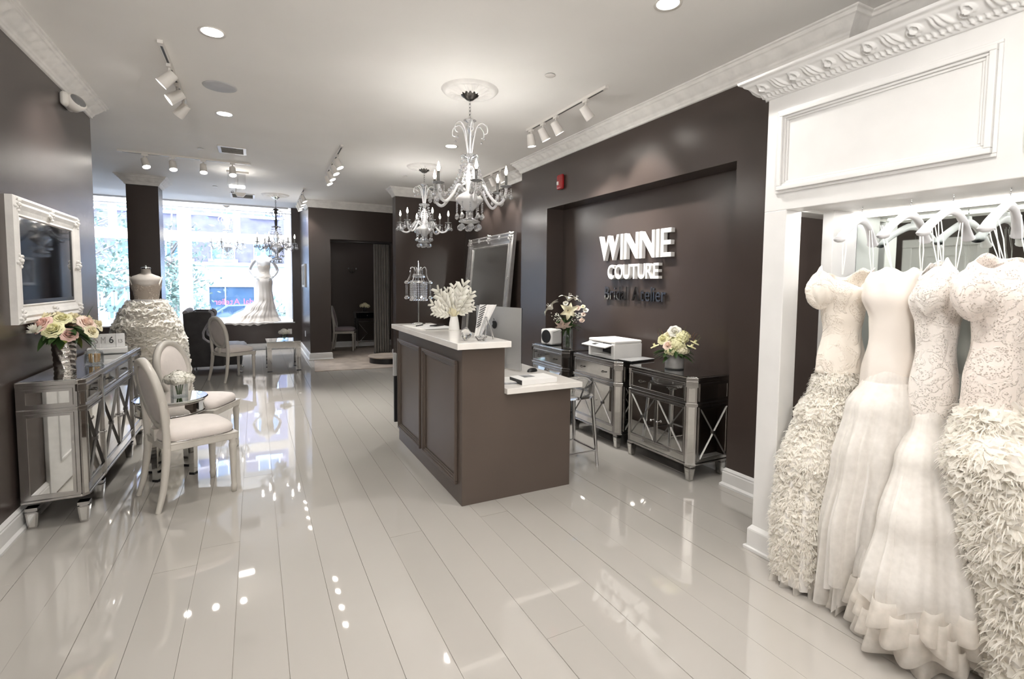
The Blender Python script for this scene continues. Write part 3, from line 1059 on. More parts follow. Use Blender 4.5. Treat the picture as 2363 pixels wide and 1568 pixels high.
COL.objects.link(o)
o.location = Vector((-0.55, -1.55, 1.8)) + AIM * 0.18
o.rotation_euler = AIM.to_track_quat('-Z', 'Y').to_euler()

# ------------------------------------------------------------------ chandeliers
def chandelier(label, x, y, top, bottom, R0, style, bulbs=0, group='crystal chandeliers', arms=6, med=True, rot=0.3):
    """top: canopy height; bottom: lowest drop"""
    t = thing('chandelier', label, 'chandelier', (x, y, top), rot, group)
    H = top - bottom
    s = H / 1.1
    metal = 'chrome' if style == 'white' else 'iron'
    armm = 'frost' if style == 'white' else 'iron'
    slv = 'candle'
    MB().lathe([(1e-4, -0.045), (0.03, -0.043), (0.045, -0.03), (0.07, -0.012), (0.078, 0.0)], 20).build('canopy', 'iron' if style == 'white' else 'chrome', t)
    ch = MB()
    zc = -0.045
    i = 0
    while zc > -0.17 * s:
        l = 0.036
        pts = [(0.009 * math.cos(q) * (1 if i % 2 else 0), 0.009 * math.cos(q) * (0 if i % 2 else 1), zc - l / 2 + (l / 2) * math.sin(q)) for q in [2 * PI * k / 10 for k in range(10)]]
        ch.tube(pts, 0.0026, 5, closed=True)
        zc -= 0.028
        i += 1
    ch.build('chain', metal, t)
    z = lambda f: -f * H           # fraction of the drop
    # stem: glass vases and bobeches along the shaft
    MB().lathe([(1e-4, z(.165)), (0.012, z(.17)), (0.05, z(.185)), (0.055, z(.19)), (0.02, z(.205)), (0.026, z(.22)), (0.03, z(.24)), (0.012, z(.26)), (0.011, z(.42)), (0.02, z(.43)), (0.06, z(.44)), (0.065, z(.445)), (0.02, z(.46)), (0.018, z(.5))], 14).build('upper_stem', 'glass' if style == 'white' else 'iron', t)
    MB().lathe([(0.016, z(.5)), (0.04, z(.54)), (0.055, z(.6)), (0.03, z(.66)), (0.03, z(.70)), (0.09 * s, z(.735)), (0.115 * s, z(.76)), (0.11 * s, z(.775)), (0.05, z(.83)), (0.03, z(.85))], 18).build('centre_bowl', 'frost' if style == 'white' else 'glass', t)
    MB().lathe([(0.03, z(.85)), (0.032, z(.9)), (0.09 * s, z(.925)), (0.085 * s, z(.935)), (0.02, z(.945)), (1e-4, z(.95))], 16).build('lower_bowl', 'glass', t)
    # curled plumes at the top
    for k in range(6):
        a = 2 * PI * k / 6
        c, q = math.cos(a), math.sin(a)
        path = [(0.015, z(.43)), (0.03, z(.34)), (0.055, z(.25)), (0.10, z(.215)), (0.145, z(.24)), (0.15, z(.285)), (0.125, z(.295))]
        p3 = spline([(r * s * c, r * s * q, zz) for r, zz in path], 4)
        MB().tube(p3, [0.0075 * s * (1 - 0.5 * i / len(p3)) if style == 'white' else 0.0035 for i in range(len(p3))], 6).build('scroll_plume', armm, t)
        MB().gem((0.125 * s * c, 0.125 * s * q, z(.33)), 0.011).build('crystal_drop', 'glass', t)
    # bead garlands from the upper ring to the arm ring
    for k in range(12):
        a = 2 * PI * k / 12
        mb = MB()
        for j in range(11):
            u = j / 10
            r = (0.062 + 0.05 * u + 0.075 * u * u) * s
            zz = z(.45 + .27 * u + 0.03 * math.sin(PI * u))
            mb.ball((r * math.cos(a), r * math.sin(a), zz), 0.0095 if j % 3 else 0.0135, 6, 4)
        mb.build('bead_strand', 'glass', t, kind='stuff')
    # S-arms with cup, candle, flame and drops
    for k in range(arms):
        a = 2 * PI * k / arms
        c, q = math.cos(a), math.sin(a)
        P = lambda r, zz: (r * c, r * q, zz)
        path = [(0.05, z(.70)), (0.12 * s, z(.67)), (0.17 * s, z(.74)), (0.235 * s, z(.80)), (R0 * 0.92, z(.785)), (R0, z(.72)), (R0, z(.69))]
        p3 = spline([P(r, zz) for r, zz in path], 5)
        am = MB().tube(p3, [(0.0125 if style == 'white' else 0.005) * s] * len(p3), 8).build('arm', armm, t)
        zt = z(.69)
        MB().lathe([(0.006, -0.004), (0.03, 0.004), (0.048, 0.012), (0.046, 0.016), (0.014, 0.008)], 14, P(R0, zt)).build('bobeche', 'glass', am)
        MB().lathe([(0.013, 0.005), (0.013, 0.02), (0.0105, 0.022), (0.0105, 0.10), (1e-4, 0.10)], 10, P(R0, zt)).build('candle', slv, am)
        MB().lathe([(1e-4, 0.10), (0.006, 0.102), (0.0135, 0.122), (0.012, 0.138), (0.005, 0.165), (1e-4, 0.178)], 10, P(R0, zt)).build('flame_bulb', 'bulb', am)
        for j in range(5):
            b = 2 * PI * j / 5 + a
            pc = Vector(P(R0, zt)) + Vector((0.043 * math.cos(b), 0.043 * math.sin(b), 0))
            dd = MB()
            dd.ball(pc + Vector((0, 0, -0.012)), 0.006, 6, 4).ball(pc + Vector((0, 0, -0.027)), 0.006, 6, 4)
            if j % 2 == 0:
                dd.ball(pc + Vector((0, 0, -0.042)), 0.006, 6, 4).gem(pc + Vector((0, 0, -0.078)), 0.021, 0.028)
            else:
                dd.gem(pc + Vector((0, 0, -0.055)), 0.017, 0.024)
            dd.build('crystal_drop', 'glass', am)
        if bulbs:
            w = Matrix.Translation((x, y, top)) @ Matrix.Rotation(rot, 4, 'Z') @ Vector(P(R0, zt + 0.19))
            point(w, bulbs)
    # drops below the bowls
    for k in range(10):
        a = 2 * PI * (k + 0.5) / 10
        r = 0.108 * s
        mb = MB()
        for j in range(5):
            mb.ball((r * math.cos(a), r * math.sin(a), z(.78) - 0.016 * (j + 1)), 0.008, 6, 4)
        mb.gem((r * math.cos(a), r * math.sin(a), z(.78) - 0.125), 0.021, 0.029)
        mb.build('crystal_drop', 'glass', t)
    for k in range(6):
        a = 2 * PI * k / 6
        r = 0.08 * s
        MB().ball((r * math.cos(a), r * math.sin(a), z(.935) - 0.012), 0.006, 6, 4).ball((r * math.cos(a), r * math.sin(a), z(.935) - 0.04), 0.027, 10, 7).build('crystal_ball', 'glass', t)
    MB().cyl((0, 0, z(.95)), (0, 0, z(.965)), 0.003, n=6).ball((0, 0, z(.975)), 0.029, 12, 8).build('bottom_ball', 'glass', t)
    if med:
        m = thing('ceiling_medallion', label_med[label], 'medallion', (x, y, ZC))

        def rel(u, v):
            a = 2 * PI * u
            r = 0.012 + v * 0.222
            h = -0.028 - 0.012 * math.sin(v * PI * 2.2) if v < 0.98 else 0.0
            orn = 0.008 * math.sin(14 * a) * math.sin(PI * min(1, v * 1.25)) * (1 if v < 0.8 else 0)
            orn += 0.004 * math.sin(28 * a + 12 * v) * (1 if 0.3 < v < 0.75 else 0)
            if v > 0.84:
                h = -0.024 + 0.024 * ((v - 0.84) / 0.16) ** 2
            return (r * math.cos(a), r * math.sin(a), h - orn)
        MB().grid(lambda u, v: rel(-u, v), 112, 22, closeu=True).build('relief_disc', 'plaster', m)
    return t


downlight(2.1, 11.3, 'added small dim downlight inside the curtained fitting room', 6)  # added lamp so the chair in the dark room gets some light
for i, x in enumerate((-2.6, -1.0, 0.4)):  # added lamps that brighten the window frames and display
    t = thing('recessed_downlight', ('added fill downlight at the left end of the shop window ceiling', 'added fill downlight in the middle of the shop window ceiling', 'added fill downlight above the window mannequin')[i], 'downlight', (x, 13.1, ZC2))
    MB().lathe([(0.062, -0.001), (0.078, -0.006), (0.08, 0.0)], 24).build('trim_ring', 'lampwhite', t)
    MB().lathe([(1e-4, -0.0015), (0.062, -0.0015)], 24).build('lens', 'lamp', t)
    spot((x, 13.1, ZC2 - 0.02), (x, 13.1, 0), 130, 130, 0.9, 0.06, name='downlight_beam')

label_med = {
    'white crystal chandelier nearest the camera, above the counter': 'round plaster medallion over the nearest chandelier',
    'white crystal chandelier behind the nearest one, before the brown wall': 'round plaster medallion over the second chandelier',
    'dark scrolled crystal chandelier beside the window mannequin': 'round plaster medallion near the shop window',
}
L1, L2, L3 = list(label_med)
chandelier(L1, 1.598, 3.93, ZC - 0.035, 1.945, 0.315, 'white', bulbs=1.7)
chandelier(L2, 2.075, 6.74, ZC - 0.035, 2.005, 0.33, 'white', bulbs=1.5, rot=0.55)
chandelier(L3, 0.36, 10.2, ZC - 0.035, 1.85, 0.31, 'iron', bulbs=1.2, rot=0.1)
chandelier('pale crystal chandelier hanging inside the shop window display', -0.53, 12.95, ZC2, 2.0, 0.31, 'white', med=False, rot=0.2)
# ------------------------------------------------------------------ mirrored cabinets
def lattice(x0, x1, z0, z1, y, w=0.012, d=0.010):
    """X of bevelled bars over a door, in the xz plane at y"""
    mb = MB()
    for (ax, az), (bx, bz) in (((x0, z0), (x1, z1)), ((x0, z1), (x1, z0))):
        v = Vector((bx - ax, 0, bz - az)).normalized()
        n = Vector((-v.z, 0, v.x)) * w / 2
        A, B = Vector((ax, y, az)), Vector((bx, y, bz))
        o = Vector((0, -d, 0))
        vs = [A + n, A - n, B - n, B + n, A + o, B + o]
        mb._add(vs, [(0, 4, 5, 3), (1, 2, 5, 4), (0, 1, 4), (2, 3, 5)], False)
    c = Vector(((x0 + x1) / 2, y, (z0 + z1) / 2))
    mb.box(c.x - 0.012, c.x + 0.012, y - d - 0.004, y, c.z - 0.012, c.z + 0.012)
    return mb


def rim(mb, x0, x1, z0, z1, y, w=0.014, d=0.008):
    for a in ((x0, x1, z0, z0 + w), (x0, x1, z1 - w, z1), (x0, x0 + w, z0 + w, z1 - w), (x1 - w, x1, z0 + w, z1 - w)):
        mb.box(a[0], a[1], y - d, y, a[2], a[3])
    return mb


def handle(x, y, z, parent, w=0.05):
    MB().tube(spline([(x - w / 2, y, z), (x - w / 2, y - 0.016, z - 0.002), (x, y - 0.02, z - 0.01), (x + w / 2, y - 0.016, z - 0.002), (x + w / 2, y, z)], 3), 0.0035, 6).ball((x - w / 2, y - 0.003, z), 0.007, 8, 5).ball((x + w / 2, y - 0.003, z), 0.007, 8, 5).build('handle', 'iron', parent)


def foot(parent, x, y, s=0.058, h=0.13):
    f = MB().frustum(x - s * .33, x + s * .33, y - s * .33, y + s * .33, 0.0, x - s / 2, x + s / 2, y - s / 2, y + s / 2, h * 0.80)
    f.box(x - s * .36, x + s * .36, y - s * .36, y + s * .36, h * 0.80, h * 0.86).box(x - s * .5, x + s * .5, y - s * .5, y + s * .5, h * 0.86, h)
    o = f.build('leg', 'silver', parent)
    m = MB()
    for k in range(4):
        m.T = Matrix.Translation((x, y, 0)) @ Matrix.Rotation(k * PI / 2, 4, 'Z')
        m.frustum(-s * .22, s * .22, -s * .36, -s * .33, h * 0.1, -s * .33, s * .33, -s * .51, -s * .46, h * 0.74)
    m.build('mirror_facet', 'antique', o)
    return o


def mirrored_cabinet(name, label, loc, rz, W, D, H, bays, cant=0.055, lz=0.13, dz=(0.625, 0.765), group=None, split_drawer=False, endpanel='X', cat='cabinet'):
    """bays: list of (x0, x1, ndoors, ndrawers); front at y=0, back at y=D"""
    t = thing(name, label, cat, loc, rz, group)
    c = cant
    poly = [(c, 0), (W - c, 0), (W, c), (W, D), (0, D), (0, c)]
    MB().prism(poly, lz, H - 0.03).build('carcass', 'silver', t)
    e = 0.012
    tp = [(c - e * .4, -e), (W - c + e * .4, -e), (W + e, c - e * .4), (W + e, D), (-e, D), (-e, c - e * .4)]
    top = MB().prism(tp, H - 0.03, H - 0.002).build('top', 'silver', t, bevel=0.004)
    ins = [(c + 0.008, 0.014), (W - c - 0.008, 0.014), (W - 0.014, c + 0.008), (W - 0.014, D - 0.012), (0.014, D - 0.012), (0.014, c + 0.008)]
    MB().prism(ins, H - 0.003, H).build('mirror_top', 'mirror', top)
    # mouldings: under the drawers and along the bottom
    for z0, z1, o in ((dz[0] - 0.034, dz[0] - 0.014, 0.012), (lz, lz + 0.014, 0.010)):
        md = MB().prism([(c - o * .4, -o), (W - c + o * .4, -o), (W + o, c - o * .4), (W + o, D), (-o, D), (-o, c - o * .4)], z0, z1)
        md.build('moulding', 'silver', t, bevel=0.003)
    for (x0, x1, nd, nw) in bays:
        # drawers
        w = (x1 - x0) / nw
        for i in range(nw):
            a, b = x0 + i * w + 0.006, x0 + (i + 1) * w - 0.006
            d = rim(MB(), a, b, dz[0], dz[1], 0.0).build('drawer', 'silver', t, bevel=0.002)
            MB().frustum(a + 0.014, b - 0.014, -0.001, 0.001, dz[0] + 0.014, a + 0.014, b - 0.014, -0.001, 0.001, dz[1] - 0.014).build('mirror_panel', 'antique', d)
            zc = (dz[0] + dz[1]) / 2
            if b - a > 0.45:
                handle(a + (b - a) * 0.22, -0.001, zc, d)
                handle(a + (b - a) * 0.78, -0.001, zc, d)
            else:
                handle((a + b) / 2, -0.001, zc, d)
        w = (x1 - x0) / nd
        z0, z1 = lz + 0.075, dz[0] - 0.042
        for i in range(nd):
            a, b = x0 + i * w + 0.005, x0 + (i + 1) * w - 0.005
            d = rim(MB(), a, b, z0, z1, 0.0).build('door', 'silver', t, bevel=0.002)
            MB().box(a + 0.014, b - 0.014, -0.001, 0.001, z0 + 0.014, z1 - 0.014).build('mirror_panel', 'antique', d)
            lattice(a + 0.016, b - 0.016, z0 + 0.016, z1 - 0.016, -0.001).build('lattice', 'gunmetal', d)
            kx = (b - 0.03) if (nd == 1 or i == 0) else (a + 0.03)
            MB().cyl((kx, 0, (z0 + z1) / 2), (kx, -0.018, (z0 + z1) / 2), 0.004, n=8).ball((kx, -0.022, (z0 + z1) / 2), 0.010, 10, 7).build('knob', 'chrome', d)
        MB().box(x0 + 0.006, x1 - 0.006, -0.002, 0.0, lz + 0.02, lz + 0.068).build('mirror_apron', 'antique', t)
    # canted corner posts with mirror strips
    for sx in (0, 1):
        X = (lambda v: v) if sx == 0 else (lambda v: W - v)
        cx, cy = X(c / 2), c / 2
        an = -PI / 4 if sx == 0 else PI / 4
        pw = c * 0.70
        po = MB().at((cx, cy, 0), (0, 0, an)).box(-pw, pw, -0.010, 0.01, lz, H - 0.03)
        po.box(-pw - 0.006, pw + 0.006, -0.016, 0.01, H - 0.075, H - 0.03).box(-pw - 0.006, pw + 0.006, -0.016, 0.01, dz[0] - 0.036, dz[0] - 0.012)
        p = po.build('corner_post', 'silver', t, bevel=0.002)
        MB().at((cx, cy, 0), (0, 0, an)).box(-pw * .6, pw * .6, -0.0135, -0.010, lz + 0.02, dz[0] - 0.045).box(-pw * .6, pw * .6, -0.0135, -0.010, dz[0], H - 0.085).build('mirror_strip', 'antique', p)
    # end panels
    for sx in (0, 1):
        x = -0.002 if sx == 0 else W + 0.002
        d = MB()
        d.T = Matrix.Translation((x, 0, 0)) @ Matrix.Rotation(-PI / 2 if sx == 0 else PI / 2, 4, 'Z')
        # local x runs along depth after the turn
        a, b = (-(D - 0.03), -c - 0.02) if sx == 0 else (c + 0.02, D - 0.03)
        rim(d, a, b, lz + 0.03, dz[0] - 0.045, 0.0, w=0.016, d=0.006)
        rim(d, a, b, dz[0] + 0.0, H - 0.05, 0.0, w=0.016, d=0.006)
        fr = d.build('end_frame', 'silver', t)
        g = MB()
        g.T = d.T
        g.box(a + 0.016, b - 0.016, -0.003, 0.0, lz + 0.046, dz[0] - 0.061).box(a + 0.016, b - 0.016, -0.003, 0.0, dz[0] + 0.016, H - 0.066)
        g.build('mirror_panel', 'antique', fr)
        if endpanel == 'X':
            l = lattice(a + 0.016, b - 0.016, lz + 0.046, dz[0] - 0.061, -0.003)
            T = d.T
            l.v = [tuple(T @ Vector(v)) for v in l.v]
            l.build('lattice', 'gunmetal', fr)
    for x, y in ((c * .75, c * .75), (W - c * .75, c * .75), (W - 0.04, D - 0.04), (0.04, D - 0.04)):
        foot(t, x, y)
    for (x0, x1, nd, nw) in bays[1:]:
        foot(t, x0, 0.03)
        po = MB().box(x0 - 0.016, x0 + 0.016, -0.014, 0.0, lz, H - 0.03).build('divider_post', 'silver', t, bevel=0.003)
        MB().box(x0 - 0.008, x0 + 0.008, -0.016, -0.014, lz + 0.02, H - 0.06).build('mirror_strip', 'antique', po)
    return t


RZ = -PI / 2
G = 'mirrored cabinets in the sign niche'
mirrored_cabinet('mirrored_cabinet', 'mirrored cabinet with X doors under the grey vase of yellow flowers', (2.915, 3.46, 0), RZ, 0.755, 0.42, 0.812, [(0.06, 0.695, 2, 1)], group=G)
mirrored_cabinet('mirrored_cabinet', 'mirrored cabinet with X doors under the white printer', (2.915, 4.335, 0), RZ, 0.755, 0.42, 0.812, [(0.06, 0.695, 2, 1)], group=G)
mirrored_cabinet('mirrored_cabinet', 'mirrored cabinet half hidden by the desk, under the vase of lilies', (2.915, 5.21, 0), RZ, 0.755, 0.42, 0.812, [(0.06, 0.695, 2, 1)], group=G)
mirrored_cabinet('mirrored_sideboard', 'long mirrored sideboard with silver frames along the left wall', (-0.955, 3.935, 0), PI / 2, 1.72, 0.31, 0.90,
                 [(0.035, 0.40, 1, 1), (0.40, 1.32, 2, 2), (1.32, 1.685, 1, 1)], cant=0.028, lz=0.165, dz=(0.745, 0.855), endpanel='plain', cat='sideboard')


# ------------------------------------------------------------------ chairs
def oval_chair(label, loc, rz, fab='chairfab', wood='chairwood', fabback='chairfab_back', group='pale oval-back chairs'):
    t = thing('oval_back_chair', label, 'chair', (*loc, 0), rz, group)
    # seat frame: trapezoid apron
    P = [(0.225, -0.225), (0.225, 0.225), (-0.215, 0.205), (-0.215, -0.205)]
    MB().prism(P, 0.385, 0.435).prism([(x * 1.02, y * 1.02) for x, y in P], 0.425, 0.44).build('seat_frame', wood, t, bevel=0.008)

    def seat(u, v):
        a = 2 * PI * u
        ca, sa = math.cos(a), math.sin(a)
        n = 4.5
        k = (abs(ca) ** n + abs(sa) ** n) ** (-1 / n)
        r = [1.0, 1.02, 1.03, 1.0, 0.93, 0.72, 0.4, 1e-3][int(round(v * 7))]
        z = [0.44, 0.452, 0.472, 0.49, 0.505, 0.519, 0.526, 0.528][int(round(v * 7))]
        x, y = ca * k * r, sa * k * r
        return (0.005 + x * 0.215, y * (0.215 + 0.012 * x), z)
    MB().grid(seat, 40, 7, closeu=True).build('seat_cushion', fab, t)
    MB().tube([(0.005 + c * 0.218 * k, s * (0.218 + 0.012 * c * k) * k, 0.443) for c, s, k in [(math.cos(a), math.sin(a), (abs(math.cos(a)) ** 4.5 + abs(math.sin(a)) ** 4.5) ** (-1 / 4.5)) for a in [2 * PI * i / 40 for i in range(40)]]], 0.004, 5, closed=True).build('piping', 'silver', t)
    # oval back, leaning
    lean = math.radians(12)
    O = Vector((-0.225, 0, 0.745))
    ex, ez = Vector((0, 1, 0)), Vector((-math.sin(lean), 0, math.cos(lean)))
    nn = Vector((math.cos(lean), 0, math.sin(lean)))
    A, B = 0.198, 0.232
    ring = MB()
    prof = [(-0.026, -0.02), (0.0, -0.026), (0.022, -0.02), (0.026, 0.0), (0.022, 0.02), (0.0, 0.026), (-0.02, 0.018)]

    def rg(u, v):
        a = 2 * PI * u
        dr, dn = prof[int(round(v * len(prof))) % len(prof)]
        return O + ex * (A + dr) * math.cos(a) + ez * (B + dr) * math.sin(a) + nn * dn
    ring.grid(rg, 48, len(prof), closeu=True)
    ring.build('back_frame', wood, t)
    for side, m, h in ((1, fab, 0.030), (-1, fabback, 0.022)):
        def pad(u, v, side=side, h=h):
            a = 2 * PI * u * (-side)
            r = 1 - v
            hh = h * math.sqrt(max(0, 1 - r ** 3.2)) + 0.004
            return O + ex * (A - 0.018) * r * math.cos(a) + ez * (B - 0.018) * r * math.sin(a) + nn * side * hh
        MB().grid(pad, 40, 8, closeu=True).build('back_cushion', m, t)
    # posts from the oval to the seat, carrying on as the rear legs
    for sy in (-1, 1):
        top = O + ex * sy * (A + 0.002) + ez * 0.02
        pts = spline([top, (-0.212, sy * 0.212, 0.60), (-0.205, sy * 0.202, 0.46), (-0.205, sy * 0.198, 0.40)], 4)
        MB().tube(pts, [0.02 + 0.004 * min(1, i / 8) for i in range(len(pts))], 8).build('back_post', wood, t)
        MB().tube(spline([(-0.205, sy * 0.198, 0.41), (-0.212, sy * 0.2, 0.3), (-0.235, sy * 0.208, 0.13), (-0.268, sy * 0.215, 0.0)], 4), [0.027, 0.027, 0.026, 0.025, 0.025, 0.024, 0.023, 0.022, 0.021, 0.02, 0.019, 0.018, 0.017], 8).build('leg', wood, t)
        MB().lathe([(0.026, 0.40), (0.027, 0.375), (0.021, 0.366), (0.027, 0.352), (0.028, 0.335), (0.025, 0.325), (0.022, 0.24), (0.018, 0.10), (0.0165, 0.055), (0.020, 0.05), (0.019, 0.035), (0.015, 0.0), (1e-4, 0.0)], 10, (0.198, sy * 0.2, 0)).build('leg', wood, t)
    # carved bracket under the oval
    c0 = O - ez * (B + 0.02)
    MB().box(-0.228, -0.19, -0.03, 0.03, 0.43, c0.z + 0.01).ball((c0.x + 0.015, 0.03, c0.z - 0.012), 0.018, 8, 6).ball((c0.x + 0.015, -0.03, c0.z - 0.012), 0.018, 8, 6).build('back_bracket', wood, t)
    return t


H2 = math.radians
ch = oval_chair('pale oval-back chair nearest the camera, in front of the round mirrored table', (-0.425, 4.17), H2(23))
dup(ch, (-0.44, 5.09, 0), H2(-24), 'pale oval-back chair behind the round mirrored table, front of its back showing')
dup(ch, (-0.32, 8.87, 0), H2(33), 'pale oval-back chair beside the dark wing chair')
oval_chair('dim mauve oval-back chair inside the curtained fitting room', (1.76, 11.70), H2(-15), 'mauvefab', 'chairwood', 'mauvefab', None).location.z = 0.0112

# ------------------------------------------------------------------ wing chair, facing +x
t = thing('wing_chair', 'charcoal velvet wing chair with tufted seat, seen from its side', 'armchair', (-0.58, 9.78, 0))
W = 0.36
side = [(-0.42, 0.14), (-0.44, 1.0), (-0.30, 1.035), (-0.10, 1.03), (-0.05, 1.0), (-0.06, 0.93), (-0.14, 0.80), (-0.185, 0.70), (-0.18, 0.60), (-0.10, 0.53), (0.02, 0.50), (0.10, 0.485), (0.12, 0.46), (0.11, 0.40), (0.11, 0.14)]
for sy in (-1, 1):
    mb = MB(Matrix.Translation((0, sy * W, 0)) @ Matrix.Rotation(PI / 2, 4, 'X'))
    mb.prism(side, -0.035, 0.035)
    s = mb.build('side_wing', 'velvet', t, bevel=0.015, seg=3)
    edge = spline([(x, sy * W, z) for x, z in side[3:14]], 3)
    MB().tube(edge, 0.03, 8).build('rolled_edge', 'velvetlight', s)


def bk(u, v):
    y = (u - 0.5) * 2 * (W - 0.03)
    z = 0.45 + v * 0.56
    tu = 0.014 * (math.cos(y * 40) * math.cos(z * 36))
    return (-0.25 - 0.10 * v + tu + 0.03 * (abs(y) / W) ** 2, y, z)


MB().grid(lambda u, v: bk(1 - u, v), 28, 24).build('tufted_inner_back', 'velvetlight', t)
MB().box(-0.44, -0.37, -W + 0.03, W - 0.03, 0.14, 1.0).build('outer_back', 'velvet', t, bevel=0.02)
MB().tube(spline([(-0.41, -W, 1.01), (-0.39, -W / 2, 1.035), (-0.39, 0, 1.04), (-0.39, W / 2, 1.035), (-0.41, W, 1.01)], 5), 0.04, 10).build('top_roll', 'velvetlight', t)


def cush(u, v):
    a = 2 * PI * u
    ca, sa = math.cos(a), math.sin(a)
    k = (abs(ca) ** 5 + abs(sa) ** 5) ** (-0.2)
    i = int(round(v * 8))
    r = [0.9, 0.98, 1.0, 1.0, 0.97, 0.88, 0.66, 0.35, 1e-3][i]
    z = [0.30, 0.31, 0.34, 0.40, 0.445, 0.47, 0.485, 0.49, 0.49][i]
    x, y = ca * k * r * 0.40, sa * k * r * (W - 0.04)
    return (0.04 + x, y, z + (0.012 * math.cos(x * 38) * math.cos(y * 38) if i > 4 else 0))


MB().grid(cush, 48, 8, closeu=True).build('tufted_seat', 'velvetlight', t)
MB().box(-0.38, 0.36, -W + 0.03, W - 0.03, 0.14, 0.31).build('seat_base', 'velvet', t, bevel=0.015)
for sy in (-1, 1):
    MB().lathe([(0.02, 0.14), (0.028, 0.12), (0.018, 0.10), (0.024, 0.07), (0.012, 0.0), (1e-4, 0)], 10, (-0.34, sy * 0.28, 0)).build('leg', 'silver', t)
    p = spline([(0.30, sy * 0.29, 0.16), (0.335, sy * 0.30, 0.13), (0.30, sy * 0.295, 0.07), (0.325, sy * 0.30, 0.025), (0.36, sy * 0.305, 0.012)], 4)
    MB().tube(p, [0.035 - 0.022 * min(1, i / 9) for i in range(len(p))], 8).ball((0.362, sy * 0.305, 0.014), 0.014, 8, 6).build('leg', 'silver', t)

# ------------------------------------------------------------------ round mirrored table
t = thing('round_table', 'small round mirrored table between two pale oval-back chairs', 'side table', (-0.60, 4.655, 0), 0.25)
MB().lathe([(1e-4, 0.59), (0.242, 0.59), (0.248, 0.598), (0.242, 0.606), (1e-4, 0.606)], 48).build('mirror_top', 'mirror', t, sharp=50)
MB().lathe([(1e-4, 0.59), (0.225, 0.59), (0.225, 0.49), (0.215, 0.485), (1e-4, 0.485)], 24).build('mirror_apron', 'antique', t, sharp=5)
MB().lathe([(0.227, 0.585), (0.231, 0.578), (0.227, 0.572)], 48).lathe([(0.227, 0.50), (0.232, 0.493), (0.227, 0.486)], 48).build('silver_bands', 'silver', t)
for k in range(4):
    a = PI / 4 + k * PI / 2
    x, y = 0.165 * math.cos(a), 0.165 * math.sin(a)
    l = MB().at((x, y, 0), (0, 0, a)).frustum(-0.019, 0.019, -0.019, 0.019, 0.0, -0.028, 0.028, -0.028, 0.028, 0.49).build('leg', 'antique', t)
    MB().at((x, y, 0), (0, 0, a)).box(-0.021, 0.021, -0.021, 0.021, 0.0, 0.018).build('foot_cap', 'black', l)

# mirrored parsons table near the window
t = thing('parsons_table', 'square mirrored occasional table in front of the shop window', 'side table', (0.41, 9.62, 0), 0.02)
a, b = 0.265, 0.31
MB().box(-a, a, -b, b, 0.495, 0.512).build('mirror_top', 'mirror', t, bevel=0.003)
MB().box(-a + 0.005, a - 0.005, -b + 0.005, b - 0.005, 0.40, 0.495).build('mirror_apron', 'antique', t)
for sx in (-1, 1):
    for sy in (-1, 1):
        l = MB().box(sx * (a - 0.04) - 0.035, sx * (a - 0.04) + 0.035, sy * (b - 0.04) - 0.035, sy * (b - 0.04) + 0.035, 0, 0.40).build('leg', 'antique', t, bevel=0.003)
        MB().box(sx * (a - 0.04) - 0.037, sx * (a - 0.04) + 0.037, sy * (b - 0.04) - 0.037, sy * (b - 0.04) + 0.037, 0.0, 0.015).build('foot_cap', 'black', l)

# ------------------------------------------------------------------ reception counter
t = thing('reception_counter', 'brown two-level reception counter with white stone tops in the middle', 'counter', (1.211, 3.097, 0))
L = 4.762 - 3.097
mb = MB(Matrix.Rotation(PI / 2, 4, 'X') @ Matrix.Scale(-1, 4, (0, 0, 1)))
mb.prism([(0, 0), (0.867, 0), (0.867, 0.745), (0.315, 0.745), (0.315, 1.078), (0, 1.078)], 0, L)
mb.f = [f[::-1] for f in mb.f]
mb.build('body', 'desk', t, bevel=0.002)
MB().box(-0.062, 0.33, -0.075, L + 0.03, 1.078, 1.12).build('transaction_top', 'quartz', t, bevel=0.003)
MB().box(0.317, 0.945, -0.04, L + 0.02, 0.745, 0.785).build('desk_top', 'quartz', t, bevel=0.003)
for y0, y1 in ((0.08, 0.85), (0.92, 1.635)):
    fr = MB()
    for o, w, d in ((0.0, 0.022, 0.024), (0.022, 0.016, 0.016), (0.038, 0.012, 0.009)):
        A, B, C_, D_ = y0 + o, y1 - o, 0.125 + o, 0.985 - o
        fr.box(-d, 0, A, B, C_, C_ + w).box(-d, 0, A, B, D_ - w, D_).box(-d, 0, A, A + w, C_ + w, D_ - w).box(-d, 0, B - w, B, C_ + w, D_ - w)
    fr.build('panel_moulding', 'desk', t, bevel=0.004)
e = MB().box(-0.045, 0.10, L + 0.003, L + 0.03, 0.17, 0.83).build('end_door', 'black', t, bevel=0.003)
MB().box(-0.05, -0.02, L - 0.004, L + 0.034, 0.62, 0.84).build('hinge_plate', 'alu', e, bevel=0.003)

# acrylic stool behind the desk
t = thing('counter_stool', 'clear acrylic stool with slender splayed legs behind the desk end', 'stool', (2.32, 3.50, 0))
def ghost(u, v):
    a = 2 * PI * u
    r = [1.0, 1.0, 0.97, 0.6, 1e-3][int(round(v * 4))]
    z = [0.575, 0.592, 0.60, 0.592, 0.585][int(round(v * 4))]
    n = 4
    ca, sa = math.cos(a), math.sin(a)
    k = (abs(ca) ** n + abs(sa) ** n) ** (-1 / n)
    return (ca * k * r * 0.185, sa * k * r * 0.175, z)
MB().grid(ghost, 32, 4, closeu=True).build('seat', 'acrylic', t)
def bkr(u, v):
    a = -PI / 2 + PI * u
    lift = 0.75 * (0.55 + 0.45 * math.cos((u - 0.5) * PI) ** 0.7)
    return (0.185 * math.cos(a) + 0.03 * v, 0.178 * math.sin(a), 0.59 + 0.17 * v * lift)
MB().grid(bkr, 24, 4).build('low_back', 'acrylic', t, solid=0.012)
